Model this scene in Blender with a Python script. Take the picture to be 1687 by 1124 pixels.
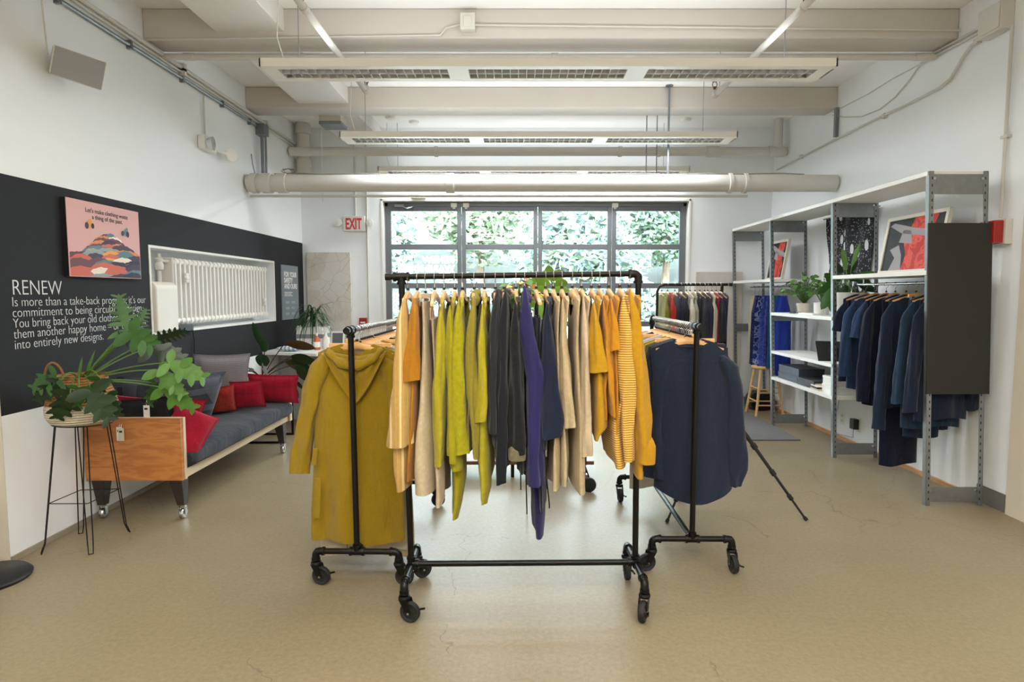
import bpy, math, random
from math import sin, cos, pi, radians, atan, sqrt
from mathutils import Vector, Matrix, noise

SC = bpy.context.scene
COL = SC.collection
for _o in list(bpy.data.objects):
    bpy.data.objects.remove(_o)

# ------------------------------------------------------------------ camera
FPX, CXP, HZ, CAMH = 1010.0, 852.0, 483.0, 1.5
PITCH = atan((562 - HZ) / FPX)
cam = bpy.data.cameras.new('camera')
cam.sensor_width = 36.0
cam.lens = FPX / 1687 * 36
cam.shift_x = -(CXP - 843.5) / 1687
cam.clip_start = 0.05
cam.clip_end = 200
camo = bpy.data.objects.new('camera', cam)
COL.objects.link(camo)
camo.location = (0, 0, CAMH)
camo.rotation_euler = (pi / 2 - PITCH, 0, 0)
SC.camera = camo

# ------------------------------------------------------------------ world, sun, exposure
SC.view_settings.view_transform = 'Standard'
SC.view_settings.look = 'None'
SC.view_settings.gamma = 1.0
SC.view_settings.exposure = 0.9
SC.cycles.use_denoising = True
SC.cycles.max_bounces = 10
SC.cycles.diffuse_bounces = 6
SC.cycles.glossy_bounces = 4
SC.cycles.transmission_bounces = 6
SC.cycles.transparent_max_bounces = 12
SC.cycles.sample_clamp_indirect = 8.0
SC.cycles.caustics_reflective = False
SC.cycles.caustics_refractive = False
wd = bpy.data.worlds.new('world')
SC.world = wd
wd.use_nodes = True
wn = wd.node_tree
bg = wn.nodes['Background']
bg.inputs['Color'].default_value = (0.82, 0.92, 1.0, 1)
bg.inputs['Strength'].default_value = 12.5
sun = bpy.data.lights.new('sun', 'SUN')
sun.energy = 12.0
sun.angle = radians(2)
suno = bpy.data.objects.new('sun', sun)
COL.objects.link(suno)
suno.location = (0, -10, 20)
suno.rotation_euler = (radians(38), radians(12), 0)


def area(name, loc, rot, sx, sy, power, color, portal=False):
    l = bpy.data.lights.new(name, 'AREA')
    l.shape = 'RECTANGLE'
    l.size, l.size_y = sx, sy
    l.energy = power
    l.color = color
    o = bpy.data.objects.new(name, l)
    COL.objects.link(o)
    o.location = loc
    o.rotation_euler = rot
    if portal:
        l.cycles.is_portal = True
    return o


# the glazed door wall lets the daylight in (portal: guides the sky's light, gives none itself)
area('window_portal', (0.25, 8.40, 1.36), (-pi / 2, 0, 0), 4.1, 2.7, 1, (1, 1, 1), True)
WARM = (1.0, 0.955, 0.88)
COOL = (0.92, 0.96, 1.0)
# added fill lamps at the three unlit hanging fixtures and at unseen added ones
for _i, (_y, _up, _dn, _c) in enumerate([(4.40, 6, 20, COOL), (6.27, 5, 26, COOL), (7.93, 3, 34, COOL),
                                         (2.50, 5, 10, (1.0, 0.86, 0.68)), (0.70, 30, 36, WARM), (-1.10, 48, 72, WARM)]):
    area('fill_up', (0.21, _y, 3.115), (pi, 0, 0), 3.5, 0.2, _up, _c)
    if _dn:
        area('fill_down', (0.21, _y, 3.005), (0, 0, 0), 3.5, 0.2, _dn, _c)


# ------------------------------------------------------------------ where a pixel of the photograph lies in the room
def ray(px, py):
    p = PITCH
    a, b = (px - CXP) / FPX, (562 - py) / FPX
    return Vector((a, cos(p) + b * sin(p), -sin(p) + b * cos(p)))


def at(px, py, y=None, x=None, z=None):
    d = ray(px, py)
    t = y / d.y if y is not None else (x / d.x if x is not None else (z - CAMH) / d.z)
    return Vector((d.x * t, d.y * t, CAMH + d.z * t))


# ------------------------------------------------------------------ materials
def lin(h):
    h = h.lstrip('#')
    o = []
    for i in (0, 2, 4):
        c = int(h[i:i + 2], 16) / 255
        o.append(c / 12.92 if c <= 0.04045 else ((c + 0.055) / 1.055) ** 2.4)
    return (o[0], o[1], o[2], 1)


_M = {}


def newmat(name):
    m = bpy.data.materials.new(name)
    m.use_nodes = True
    nt = m.node_tree
    b = nt.nodes['Principled BSDF']
    return m, nt, b


def N(nt, typ, **kw):
    n = nt.nodes.new(typ)
    for k, v in kw.items():
        if k in n.inputs:
            n.inputs[k].default_value = v
        else:
            setattr(n, k, v)
    return n


def mix(nt, fac, a, b, typ='MIX'):
    n = nt.nodes.new('ShaderNodeMix')
    n.data_type = 'RGBA'
    n.blend_type = typ
    for i, v in ((0, fac), (6, a), (7, b)):
        if hasattr(v, 'links') or isinstance(v, bpy.types.NodeSocket):
            nt.links.new(v, n.inputs[i])
        else:
            n.inputs[i].default_value = v
    return n.outputs[2]


def coords(nt, scale=(1, 1, 1), rot=(0, 0, 0), kind='Object'):
    tc = nt.nodes.new('ShaderNodeTexCoord')
    mp = nt.nodes.new('ShaderNodeMapping')
    mp.inputs['Scale'].default_value = scale
    mp.inputs['Rotation'].default_value = rot
    nt.links.new(tc.outputs[kind], mp.inputs[0])
    return mp.outputs[0]


def bump(nt, b, h, s, d=0.01):
    bn = N(nt, 'ShaderNodeBump', Strength=s, Distance=d)
    nt.links.new(h, bn.inputs['Height'])
    nt.links.new(bn.outputs[0], b.inputs['Normal'])


def plain(name, hexc, rough=0.5, metal=0.0, var=0.06, scale=8, bm=0.0, spec=0.5, alpha=None, coat=0):
    """painted / moulded / metal surface with a little procedural unevenness"""
    k = ('p', name)
    if k in _M:
        return _M[k]
    m, nt, b = newmat(name)
    c = lin(hexc)
    v = coords(nt)
    no = N(nt, 'ShaderNodeTexNoise', Scale=scale, Detail=5.0)
    nt.links.new(v, no.inputs['Vector'])
    c2 = tuple(max(0, x * (1 - var * 2)) for x in c[:3]) + (1,)
    nt.links.new(mix(nt, no.outputs[0], c, c2), b.inputs['Base Color'])
    b.inputs['Roughness'].default_value = rough
    b.inputs['Metallic'].default_value = metal
    b.inputs['Specular IOR Level'].default_value = spec
    if coat:
        b.inputs['Coat Weight'].default_value = coat
    if bm:
        bump(nt, b, no.outputs[0], bm)
    _M[k] = m
    return m


def cloth(name, hexc, rough=0.9, stripes=None, wr=0.35, var=0.12, plaid=None, weave=420, dim=0.80):
    """woven fabric: fine weave, soft creases, optional stripes (axis, per metre, colour, share)"""
    k = ('c', name)
    if k in _M:
        return _M[k]
    m, nt, b = newmat(name)
    c = tuple(x * dim for x in lin(hexc)[:3]) + (1,)
    v = coords(nt)
    no = N(nt, 'ShaderNodeTexNoise', Scale=60.0, Detail=4.0)
    nt.links.new(v, no.inputs['Vector'])
    c2 = tuple(x * (1 - var * 2) for x in c[:3]) + (1,)
    c3 = tuple(min(1, x * (1 + var)) for x in c[:3]) + (1,)
    colo = mix(nt, no.outputs[0], c3, c2)
    if stripes:
        for ax, per, sc_, share in stripes:
            sep = nt.nodes.new('ShaderNodeSeparateXYZ')
            nt.links.new(v, sep.inputs[0])
            mu = N(nt, 'ShaderNodeMath', operation='MULTIPLY')
            nt.links.new(sep.outputs[ax], mu.inputs[0])
            mu.inputs[1].default_value = per
            fr = N(nt, 'ShaderNodeMath', operation='FRACT')
            nt.links.new(mu.outputs[0], fr.inputs[0])
            lt = N(nt, 'ShaderNodeMath', operation='LESS_THAN')
            nt.links.new(fr.outputs[0], lt.inputs[0])
            lt.inputs[1].default_value = share
            f = N(nt, 'ShaderNodeMath', operation='MULTIPLY')
            nt.links.new(lt.outputs[0], f.inputs[0])
            f.inputs[1].default_value = 0.8
            colo = mix(nt, f.outputs[0], colo, lin(sc_))
    nt.links.new(colo, b.inputs['Base Color'])
    b.inputs['Roughness'].default_value = rough
    b.inputs['Specular IOR Level'].default_value = 0.2
    b.inputs['Sheen Weight'].default_value = 0.15
    v2 = coords(nt, (14, 14, 4))
    cr = N(nt, 'ShaderNodeTexNoise', Scale=1.0, Detail=3.0, Distortion=0.6)
    nt.links.new(v2, cr.inputs['Vector'])
    wv = N(nt, 'ShaderNodeTexNoise', Scale=float(weave), Detail=2.0)
    nt.links.new(v, wv.inputs['Vector'])
    ad = N(nt, 'ShaderNodeMath', operation='MULTIPLY_ADD')
    nt.links.new(wv.outputs[0], ad.inputs[0])
    ad.inputs[1].default_value = 0.10
    nt.links.new(cr.outputs[0], ad.inputs[2])
    bump(nt, b, ad.outputs[0], wr, 0.03)
    _M[k] = m
    return m


def wood(name, hexa, hexb, scale=(3, 30, 30), rough=0.45, rot=(0, 0, 0), coat=0.1):
    k = ('w', name)
    if k in _M:
        return _M[k]
    m, nt, b = newmat(name)
    v = coords(nt, scale, rot)
    no = N(nt, 'ShaderNodeTexNoise', Scale=1.0, Detail=6.0, Distortion=1.2)
    nt.links.new(v, no.inputs['Vector'])
    ramp = N(nt, 'ShaderNodeValToRGB')
    ramp.color_ramp.elements[0].position = 0.35
    ramp.color_ramp.elements[1].position = 0.65
    ramp.color_ramp.elements[0].color = lin(hexa)
    ramp.color_ramp.elements[1].color = lin(hexb)
    nt.links.new(no.outputs[0], ramp.inputs[0])
    nt.links.new(ramp.outputs[0], b.inputs['Base Color'])
    b.inputs['Roughness'].default_value = rough
    b.inputs['Coat Weight'].default_value = coat
    bump(nt, b, no.outputs[0], 0.08, 0.004)
    _M[k] = m
    return m


# ------------------------------------------------------------------ mesh builder
class MB:
    def __init__(s):
        s.v, s.f, s.m = [], [], []

    def add(s, vs, fs, mi=0):
        b = len(s.v)
        s.v += [Vector(p) for p in vs]
        s.f += [tuple(i + b for i in f) for f in fs]
        s.m += [mi] * len(fs)
        return s

    def box(s, x0, x1, y0, y1, z0, z1, mi=0, M=None):
        vs = [Vector((x, y, z)) for x in (x0, x1) for y in (y0, y1) for z in (z0, z1)]
        if M:
            vs = [M @ p for p in vs]
        return s.add(vs, [(0, 1, 3, 2), (4, 6, 7, 5), (0, 4, 5, 1), (2, 3, 7, 6), (0, 2, 6, 4), (1, 5, 7, 3)], mi)

    def loft(s, rings, cap0=True, cap1=True, closed=True, mi=0):
        n = len(rings[0])
        vs = [p for r in rings for p in r]
        fs = []
        for i in range(len(rings) - 1):
            for j in range(n if closed else n - 1):
                k = (j + 1) % n
                fs.append((i * n + j, i * n + k, (i + 1) * n + k, (i + 1) * n + j))
        if cap0:
            fs.append(tuple(range(n - 1, -1, -1)))
        if cap1:
            b = (len(rings) - 1) * n
            fs.append(tuple(b + j for j in range(n)))
        return s.add(vs, fs, mi)

    def tube(s, pts, r, n=10, cap=True, mi=0):
        pts = [Vector(p) for p in pts]
        rs = r if isinstance(r, (list, tuple)) else [r] * len(pts)
        rings = []
        up = None
        for i, p in enumerate(pts):
            a = pts[i] - pts[i - 1] if i else pts[1] - pts[0]
            b = pts[i + 1] - pts[i] if i < len(pts) - 1 else a
            t = (a.normalized() + b.normalized())
            t = t.normalized() if t.length > 1e-6 else a.normalized()
            if up is None:
                up = Vector((0, 0, 1)) if abs(t.z) < 0.9 else Vector((1, 0, 0))
            u = (up - t * up.dot(t))
            u = u.normalized() if u.length > 1e-6 else Vector((0, 1, 0))
            up = u
            w = t.cross(u)
            rings.append([p + u * (rs[i] * cos(2 * pi * j / n)) + w * (rs[i] * sin(2 * pi * j / n)) for j in range(n)])
        return s.loft(rings, cap, cap, True, mi)

    def cyl(s, a, b, r, n=16, r2=None, mi=0):
        return s.tube([a, b], [r, r if r2 is None else r2], n, True, mi)

    def lathe(s, prof, c, axis='z', n=24, mi=0, M=None):
        c = Vector(c)
        rings = []
        for r, h in prof:
            ring = []
            for j in range(n):
                a = 2 * pi * j / n
                p = (r * cos(a), r * sin(a), h)
                if axis == 'x':
                    p = (h, r * cos(a), r * sin(a))
                elif axis == 'y':
                    p = (r * sin(a), h, r * cos(a))
                p = Vector(p)
                if M:
                    p = M @ p
                ring.append(c + p)
            rings.append(ring)
        return s.loft(rings, prof[0][0] > 1e-4, prof[-1][0] > 1e-4, True, mi)

    def prism(s, poly, axis, a, b, mi=0):
        """poly: list of 2-D points; axis 'x','y','z' extruded from a to b"""
        def P(u, v, w):
            return {'x': (w, u, v), 'y': (u, w, v), 'z': (u, v, w)}[axis]
        n = len(poly)
        vs = [P(u, v, a) for u, v in poly] + [P(u, v, b) for u, v in poly]
        fs = [tuple(range(n - 1, -1, -1)), tuple(range(n, 2 * n))]
        fs += [(i, (i + 1) % n, n + (i + 1) % n, n + i) for i in range(n)]
        return s.add(vs, fs, mi)

    def build(s, name, mats, parent=None, smooth=False, bevel=0, sub=0, solid=0, label=None, world=True):
        me = bpy.data.meshes.new(name)
        off = Vector((0, 0, 0))
        if world:
            q = parent
            while q:
                off += q.location
                q = q.parent
        me.from_pydata([tuple(p - off) for p in s.v], [], s.f)
        if not isinstance(mats, (list, tuple)):
            mats = [mats]
        for m in mats:
            me.materials.append(m)
        me.polygons.foreach_set('material_index', s.m)
        bm_fix(me)
        if smooth:
            me.polygons.foreach_set('use_smooth', [True] * len(me.polygons))
            me.set_sharp_from_angle(angle=radians(smooth if smooth is not True else 40))
        me.update()
        o = bpy.data.objects.new(name, me)
        COL.objects.link(o)
        if parent:
            o.parent = parent
        if bevel:
            md = o.modifiers.new('bevel', 'BEVEL')
            md.width = bevel
            md.segments = 2
            md.limit_method = 'ANGLE'
        if solid:
            md = o.modifiers.new('solid', 'SOLIDIFY')
            md.thickness = solid
        if sub:
            md = o.modifiers.new('sub', 'SUBSURF')
            md.levels = md.render_levels = sub
        if label:
            o['label'] = label
        return o


import bmesh


def bm_fix(me):
    bm = bmesh.new()
    bm.from_mesh(me)
    bmesh.ops.recalc_face_normals(bm, faces=bm.faces)
    bm.to_mesh(me)
    bm.free()


def thing(name, label, cat, loc=(0, 0, 0), group=None):
    o = bpy.data.objects.new(name, None)
    o.empty_display_size = 0.05
    COL.objects.link(o)
    o.location = loc
    return tag(o, label, cat, group)


def tag(o, label, cat, group=None, kind=None):
    o['label'] = label
    o['category'] = cat
    if group:
        o['group'] = group
    if kind:
        o['kind'] = kind
    return o


def struct(o, label=None, cat=None):
    o['kind'] = 'structure'
    if label:
        o['label'] = label
    if cat:
        o['category'] = cat
    return o


def copy_tree(o, label=None, group=None, parent=None):
    c = o.copy()
    COL.objects.link(c)
    if parent:
        c.parent = parent
    for ch in list(o.children):
        copy_tree(ch, None, None, c)
    if label:
        c['label'] = label
    if group:
        c['group'] = group
    return c


def text(name, body, size, loc, rot, mat, parent=None, depth=0.001, align='LEFT', sx=1.0, ls=1.0, bold=0.0):
    cu = bpy.data.curves.new(name, 'FONT')
    cu.body = body
    cu.size = size
    cu.extrude = depth
    cu.align_x = align
    cu.space_line = ls
    cu.offset = bold
    cu.materials.append(mat)
    o = bpy.data.objects.new(name, cu)
    COL.objects.link(o)
    o.location = loc
    o.rotation_euler = rot
    o.scale = (sx, 1, 1)
    bpy.context.view_layer.update()
    me = bpy.data.meshes.new_from_object(o.evaluated_get(bpy.context.evaluated_depsgraph_get()))
    me.name = name
    bpy.data.objects.remove(o)
    bpy.data.curves.remove(cu)
    o = bpy.data.objects.new(name, me)
    COL.objects.link(o)
    o.location = loc
    o.rotation_euler = rot
    o.scale = (sx, 1, 1)
    if parent:
        o.parent = parent
        o.location = Vector(loc) - parent.location
    return o
# ================================================================== materials of the room
m_white = plain('white_wall_paint', '#edf0f2', 0.65, var=0.02, scale=3, bm=0.03)
m_ceil = plain('ceiling_paint', '#f6f5f2', 0.7, var=0.03, scale=2, bm=0.08)
m_pipe = plain('painted_pipe_white', '#cfccc4', 0.75, spec=.25, var=0.03, scale=10)
m_band = plain('charcoal_wall_paint', '#222326', 0.7, spec=.25, var=0.05, scale=4, bm=0.02)
m_alum = plain('aluminium_window_frame', '#6e7175', 0.4, 0.3, var=0.04)
m_trimw = plain('white_gloss_trim', '#e8e6e0', 0.4, var=0.02)
m_blackiron = plain('black_iron_pipe', '#1b1917', 0.38, 0.55, var=0.25, scale=30, bm=0.1)
m_rubber = plain('black_rubber', '#1a1a1a', 0.7, var=0.1)
m_blackmetal = plain('black_wire_metal', '#15140f', 0.45, 0.4, var=0.1)
m_chrome = plain('chrome', '#c8c8c8', 0.18, 1.0, var=0.05)
m_galv = plain('galvanised_steel', '#9a9fa2', 0.38, 0.75, var=0.16, scale=25)
m_galvcon = plain('grey_steel_conduit', '#8b9096', 0.4, 0.7, var=0.1)
m_shelfw = plain('white_shelf_board', '#e6e5e0', 0.45, var=0.02)
m_hang = wood('hanger_beech', '#d9a564', '#e4b679', (6, 40, 40), 0.4)
m_black = plain('black_plastic', '#171717', 0.45, var=0.08)
m_bell = plain('black_hardboard', '#2b2926', 0.75, var=0.15, scale=60, bm=0.05)
m_paper = plain('white_paper', '#efeeea', 0.7, var=0.02)
m_leaf = plain('leaf_green', '#386c27', 0.45, var=0.3, scale=12)
m_leafd = plain('leaf_dark', '#24401f', 0.35, var=0.3, scale=12)
m_leafl = plain('leaf_light', '#5d9034', 0.45, var=0.25, scale=12)
m_stem = plain('stem_green', '#5d7f36', 0.5, var=0.2)
m_stemr = plain('stem_reddish', '#4a2320', 0.5, var=0.2)
m_soil = plain('potting_soil', '#2e2119', 0.95, var=0.4, scale=80, bm=0.4)
m_pot = plain('white_ceramic', '#e9e7e2', 0.35, var=0.02)

XL, XR, YB, ZC, YF, ZB = -2.83, 3.34, 8.15, 3.64, -3.2, 3.42


def floor_mat():
    m, nt, b = newmat('polished_concrete')
    v = coords(nt)
    a = N(nt, 'ShaderNodeTexNoise', Scale=0.9, Detail=8.0, Roughness=0.6)
    c = N(nt, 'ShaderNodeTexNoise', Scale=45.0, Detail=4.0, Roughness=0.7)
    for q in (a, c):
        nt.links.new(v, q.inputs['Vector'])
    base = mix(nt, a.outputs[0], lin('#93866e'), lin('#7d7159'))
    base = mix(nt, 0.35, base, c.outputs[0], 'OVERLAY')
    # fine aggregate specks
    vo = N(nt, 'ShaderNodeTexVoronoi', Scale=130.0)
    nt.links.new(v, vo.inputs['Vector'])
    lt = N(nt, 'ShaderNodeMath', operation='LESS_THAN')
    nt.links.new(vo.outputs['Distance'], lt.inputs[0])
    lt.inputs[1].default_value = 0.16
    ml = N(nt, 'ShaderNodeMath', operation='MULTIPLY')
    nt.links.new(lt.outputs[0], ml.inputs[0])
    nt.links.new(c.outputs[0], ml.inputs[1])
    base = mix(nt, ml.outputs[0], base, lin('#6a6258'))
    # hairline cracks in a few places
    dv = N(nt, 'ShaderNodeTexNoise', Scale=3.0, Detail=6.0)
    nt.links.new(v, dv.inputs['Vector'])
    vv = nt.nodes.new('ShaderNodeVectorMath')
    vv.operation = 'MULTIPLY_ADD'
    nt.links.new(dv.outputs[1], vv.inputs[0])
    vv.inputs[1].default_value = (0.5, 0.5, 0.0)
    nt.links.new(v, vv.inputs[2])
    ve = N(nt, 'ShaderNodeTexVoronoi', Scale=0.75, feature='DISTANCE_TO_EDGE')
    nt.links.new(vv.outputs[0], ve.inputs['Vector'])
    l2 = N(nt, 'ShaderNodeMath', operation='LESS_THAN')
    nt.links.new(ve.outputs['Distance'], l2.inputs[0])
    l2.inputs[1].default_value = 0.0022
    msk = N(nt, 'ShaderNodeTexNoise', Scale=0.55, Detail=1.0)
    nt.links.new(v, msk.inputs['Vector'])
    l3 = N(nt, 'ShaderNodeMath', operation='GREATER_THAN')
    nt.links.new(msk.outputs[0], l3.inputs[0])
    l3.inputs[1].default_value = 0.5
    l4 = N(nt, 'ShaderNodeMath', operation='MULTIPLY')
    nt.links.new(l2.outputs[0], l4.inputs[0])
    nt.links.new(l3.outputs[0], l4.inputs[1])
    l5 = N(nt, 'ShaderNodeMath', operation='MULTIPLY')
    nt.links.new(l4.outputs[0], l5.inputs[0])
    l5.inputs[1].default_value = 0.45
    base = mix(nt, l5.outputs[0], base, lin('#5d5348'))
    nt.links.new(base, b.inputs['Base Color'])
    mr = N(nt, 'ShaderNodeMapRange')
    nt.links.new(a.outputs[0], mr.inputs[0])
    mr.inputs[3].default_value = 0.25
    mr.inputs[4].default_value = 0.42
    nt.links.new(mr.outputs[0], b.inputs['Roughness'])
    b.inputs['Specular IOR Level'].default_value = 0.15
    bump(nt, b, c.outputs[0], 0.04, 0.003)
    return m


struct(MB().box(XL - 0.6, XR + 0.3, YF, YB + 0.35, -0.1, 0).build('floor', floor_mat()))

# left wall with the charcoal painted band and the radiator niche
NY0, NY1, NZ0, NZ1, ND = 4.76, 7.16, 1.195, 1.85, 0.17
BZ0, BZ1 = 0.825, 2.155
wl = MB()
ys = [3.32, NY0, NY1, YB]
zs = [0, BZ0, NZ0, NZ1, BZ1, ZC]
for i in range(3):
    for j in range(5):
        if i == 1 and j == 2:
            continue
        wl.add([(XL, ys[i], zs[j]), (XL, ys[i + 1], zs[j]), (XL, ys[i + 1], zs[j + 1]), (XL, ys[i], zs[j + 1])],
               [(0, 1, 2, 3)], 1 if 1 <= j <= 3 else 0)
wl.add([(XL - .58, YF, 0), (XL - .58, 3.32, 0), (XL - .58, 3.32, ZC), (XL - .58, YF, ZC)], [(0, 1, 2, 3)])
n0, n1 = XL - ND, XL
wl.add([(n0, NY0, NZ0), (n0, NY1, NZ0), (n0, NY1, NZ1), (n0, NY0, NZ1), (n1, NY0, NZ0), (n1, NY1, NZ0), (n1, NY1, NZ1), (n1, NY0, NZ1)],
       [(0, 1, 2, 3), (0, 1, 5, 4), (3, 2, 6, 7), (0, 4, 7, 3), (1, 5, 6, 2)])
wl.add([(XL - .25, 3.4, 0), (XL - .25, YB + .3, 0), (XL - .25, YB + .3, ZC + .1), (XL - .25, 3.4, ZC + .1)], [(0, 1, 2, 3)])
wl.box(XL - 0.25, XL, YB, YB + 0.3, 0, ZC + .1)
struct(wl.build('wall_left', [m_white, m_band]))
# white casing round the niche
tr = MB()
for a in ((NY0 - .02, NY1 + .02, NZ1, NZ1 + .02), (NY0 - .02, NY1 + .02, NZ0 - .02, NZ0), (NY0 - .02, NY0, NZ0, NZ1), (NY1, NY1 + .02, NZ0, NZ1)):
    tr.box(XL, XL + .006, *a)
struct(tr.build('trim_1', m_trimw))
struct(MB().box(XL - .62, XL - .001, 3.318, 3.40, 0, ZC).build('trim_2', plain('cream_jamb_paint', '#cfc6b4', 0.6, var=0.05, scale=14)))
struct(MB().box(XR, XR + 0.2, 4.07, YB + .3, 0, ZC + .1).build('wall_right', m_white))
struct(MB().box(XR - 0.02, XR + 0.2, 3.2, 4.07, 0, ZC + .1).build('trim_3', plain('cream_jamb_paint_right', '#d3cab8', 0.6, var=0.05, scale=14)))
struct(MB().box(XR, XR + 0.2, YF, 3.2, 0, ZC + .1).build('wall_right_rear', m_white))
struct(MB().box(XL - .7, XR + .3, YF - .2, YF, 0, ZC + .1).build('wall_front', m_white))
struct(MB().box(XL - .7, XR + .3, YF - .2, YB + .3, ZC, ZC + .12).build('ceiling', m_ceil))
# back wall with the opening
OX0, OX1, OZ = -1.79, 2.28, 2.73
wb = MB()
wb.box(XL, OX0, YB, YB + .22, 0, ZC)
wb.box(OX1, XR, YB, YB + .22, 0, ZC)
wb.box(OX0, OX1, YB, YB + .22, OZ, ZC)
struct(wb.build('wall_back', m_white))
tr = MB()
tr.box(OX0 - .0, OX0 + .03, YB - .012, YB + .2, 0, OZ)
tr.box(OX1 - .03, OX1, YB - .012, YB + .2, 0, OZ)
tr.box(OX0, OX1, YB - .012, YB + .2, OZ - .03, OZ)
struct(tr.build('trim_4', m_trimw, bevel=.004))
# concrete beams and the boxed duct between them
for i, y in enumerate((-2.2, -0.45, 1.30, 3.05, 4.80, 6.56)):
    struct(MB().box(XL, XR, y, y + .27, ZB, ZC).build('trim_%d' % (5 + i), plain('beam_paint', '#c6c0b6', .7, var=.04, scale=2, bm=.08), bevel=.012))
struct(MB().box(-2.28, -1.76, YF, YB, 3.47, ZC - .001).build('trim_11', plain('duct_casing_paint', '#e0ddd6', 0.6, var=0.02), bevel=.006))
# baseboards right
struct(MB().box(XR - .02, XR, 4.35, YB, 0, .035).build('baseboard_right', wood('raw_pine_batten', '#b98a58', '#cda273', (30, 3, 30))))
struct(MB().box(XR - .008, XR, 4.07, 4.35, 0, .125).build('trim_12', plain('grey_vinyl_base', '#6f6c66', 0.5)))
struct(MB().box(XL, XL + .012, 3.32, YB, 0, .03).build('baseboard_left', plain('dirty_white_base', '#a79c8a', 0.6, var=.2, scale=20)))

# ------------------------------------------------------------------ glazed folding door in the back wall
FY = YB + .10
wfr = MB()
gx = [at(p, 400, y=FY).x for p in (635, 760.5, 886, 1008, 1129)]
gz_top = OZ - .035
rows = [0.0, .555, 1.09, 1.62, 2.155, gz_top]
rz = [0.04, .55, 1.085, at(800, 471, y=FY).z, at(800, 407, y=FY).z, gz_top]
wfr.box(OX0 + .03, OX1 - .03, FY, FY + .09, gz_top - .05, OZ - .03)
wfr.box(OX0 + .03, OX0 + .075, FY, FY + .09, 0, gz_top)
wfr.box(OX1 - .075, OX1 - .03, FY, FY + .09, 0, gz_top)
wfr.box(OX0 + .03, OX1 - .03, FY - .01, FY + .10, 0, .03)
fr = wfr.build('window_1', m_alum, bevel=.004)
struct(fr)
struct(fr)
m_glass, nt, b = newmat('window_glass')
b.inputs['Base Color'].default_value = (0.97, 1, 0.99, 1)
b.inputs['Roughness'].default_value = 0.0
b.inputs['IOR'].default_value = 1.45
tb = nt.nodes.new('ShaderNodeBsdfTransparent')
tb.inputs[0].default_value = (0.95, 0.98, 0.975, 1)
gb = nt.nodes.new('ShaderNodeBsdfGlossy')
gb.inputs['Roughness'].default_value = 0.02
ms = nt.nodes.new('ShaderNodeMixShader')
fz = N(nt, 'ShaderNodeFresnel', IOR=1.45)
nt.links.new(fz.outputs[0], ms.inputs[0])
nt.links.new(tb.outputs[0], ms.inputs[1])
nt.links.new(gb.outputs[0], ms.inputs[2])
nt.links.new(ms.outputs[0], nt.nodes['Material Output'].inputs[0])
for i in range(4):
    x0, x1 = gx[i] + (.0 if i else .02), gx[i + 1] - (.0 if i < 3 else .02)
    lf = MB()
    lf.box(x0 + .004, x0 + .058, FY - .005, FY + .05, .03, gz_top - .05)
    lf.box(x1 - .058, x1 - .004, FY - .005, FY + .05, .03, gz_top - .05)
    for j, z in enumerate(rz):
        h = .036
        a, c = (z, z + .06) if j == 0 else ((z - .11, z - .05) if j == 5 else (z - h, z + h))
        lf.box(x0 + .058, x1 - .058, FY, FY + .045, a, c)
    o = lf.build('window_%d' % (i + 2), m_alum, bevel=.003)
    struct(o)
    for j in range(5):
        za, zb = rz[j] + .036, rz[j + 1] - (.036 if j < 4 else .11)
        if j == 0:
            za = rz[0] + .06
        MB().box(x0 + .058, x1 - .058, FY + .018, FY + .026, za, zb).build('pane', m_glass, o)
# small hardware on the door head
for px, py in ((748, 339), (768, 339), (1013, 339)):
    p = at(px, py, y=FY)
    q = MB().box(p.x - .04, p.x + .04, FY - .035, FY - .003, p.z - .025, p.z + .03).box(p.x - .018, p.x + .018, FY - .03, FY - .004, p.z - .045, p.z - .02)
    tag(q.build('door_sensor', m_trimw, bevel=.003), {748: 'white contact sensor on door head, left of the pair', 768: 'white contact sensor on door head, right of the pair', 1013: 'lone white contact sensor on door head near its right end'}[px], 'sensor', 'door sensors')
p = at(667, 341, y=FY)
dc = thing('door_closer', 'silver arm closer at the top left of the glazed door', 'door closer', p)
MB().box(p.x - .13, p.x + .0, FY - .05, FY - .003, p.z - .01, p.z + .03).build('closer_body', m_galv, dc, bevel=.004)
MB().tube([(p.x - .02, FY - .05, p.z), (p.x + .05, FY - .1, p.z - .03), (p.x + .12, FY - .03, p.z + .0)], .008).build('closer_arm', m_chrome, dc, smooth=True)
p = at(690, 325, y=YB)
tag(MB().box(p.x - .1, p.x + .1, YB - .05, YB, p.z - .02, p.z + .03).build('motion_detector', m_trimw, bevel=.008), 'white motion detector bar above the glazed door', 'detector')
# mirrored lettering on the outside of the glass
m_bv, nt, b = newmat('backlit_white_vinyl')
tl = nt.nodes.new('ShaderNodeBsdfTranslucent')
tl.inputs[0].default_value = (.9, .92, .92, 1)
nt.links.new(tl.outputs[0], nt.nodes['Material Output'].inputs[0])
lt_ = text('window_lettering', 'RENEW\nWAREHOUSE', .125, (at(748, 433, y=FY).x, FY + .029, at(748, 433, y=FY).z), (pi / 2, 0, pi), m_bv, ls=.95, bold=.006, depth=.0)
tag(lt_, 'white RENEW WAREHOUSE vinyl lettering on door glass, read backwards from inside', 'lettering')

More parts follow.
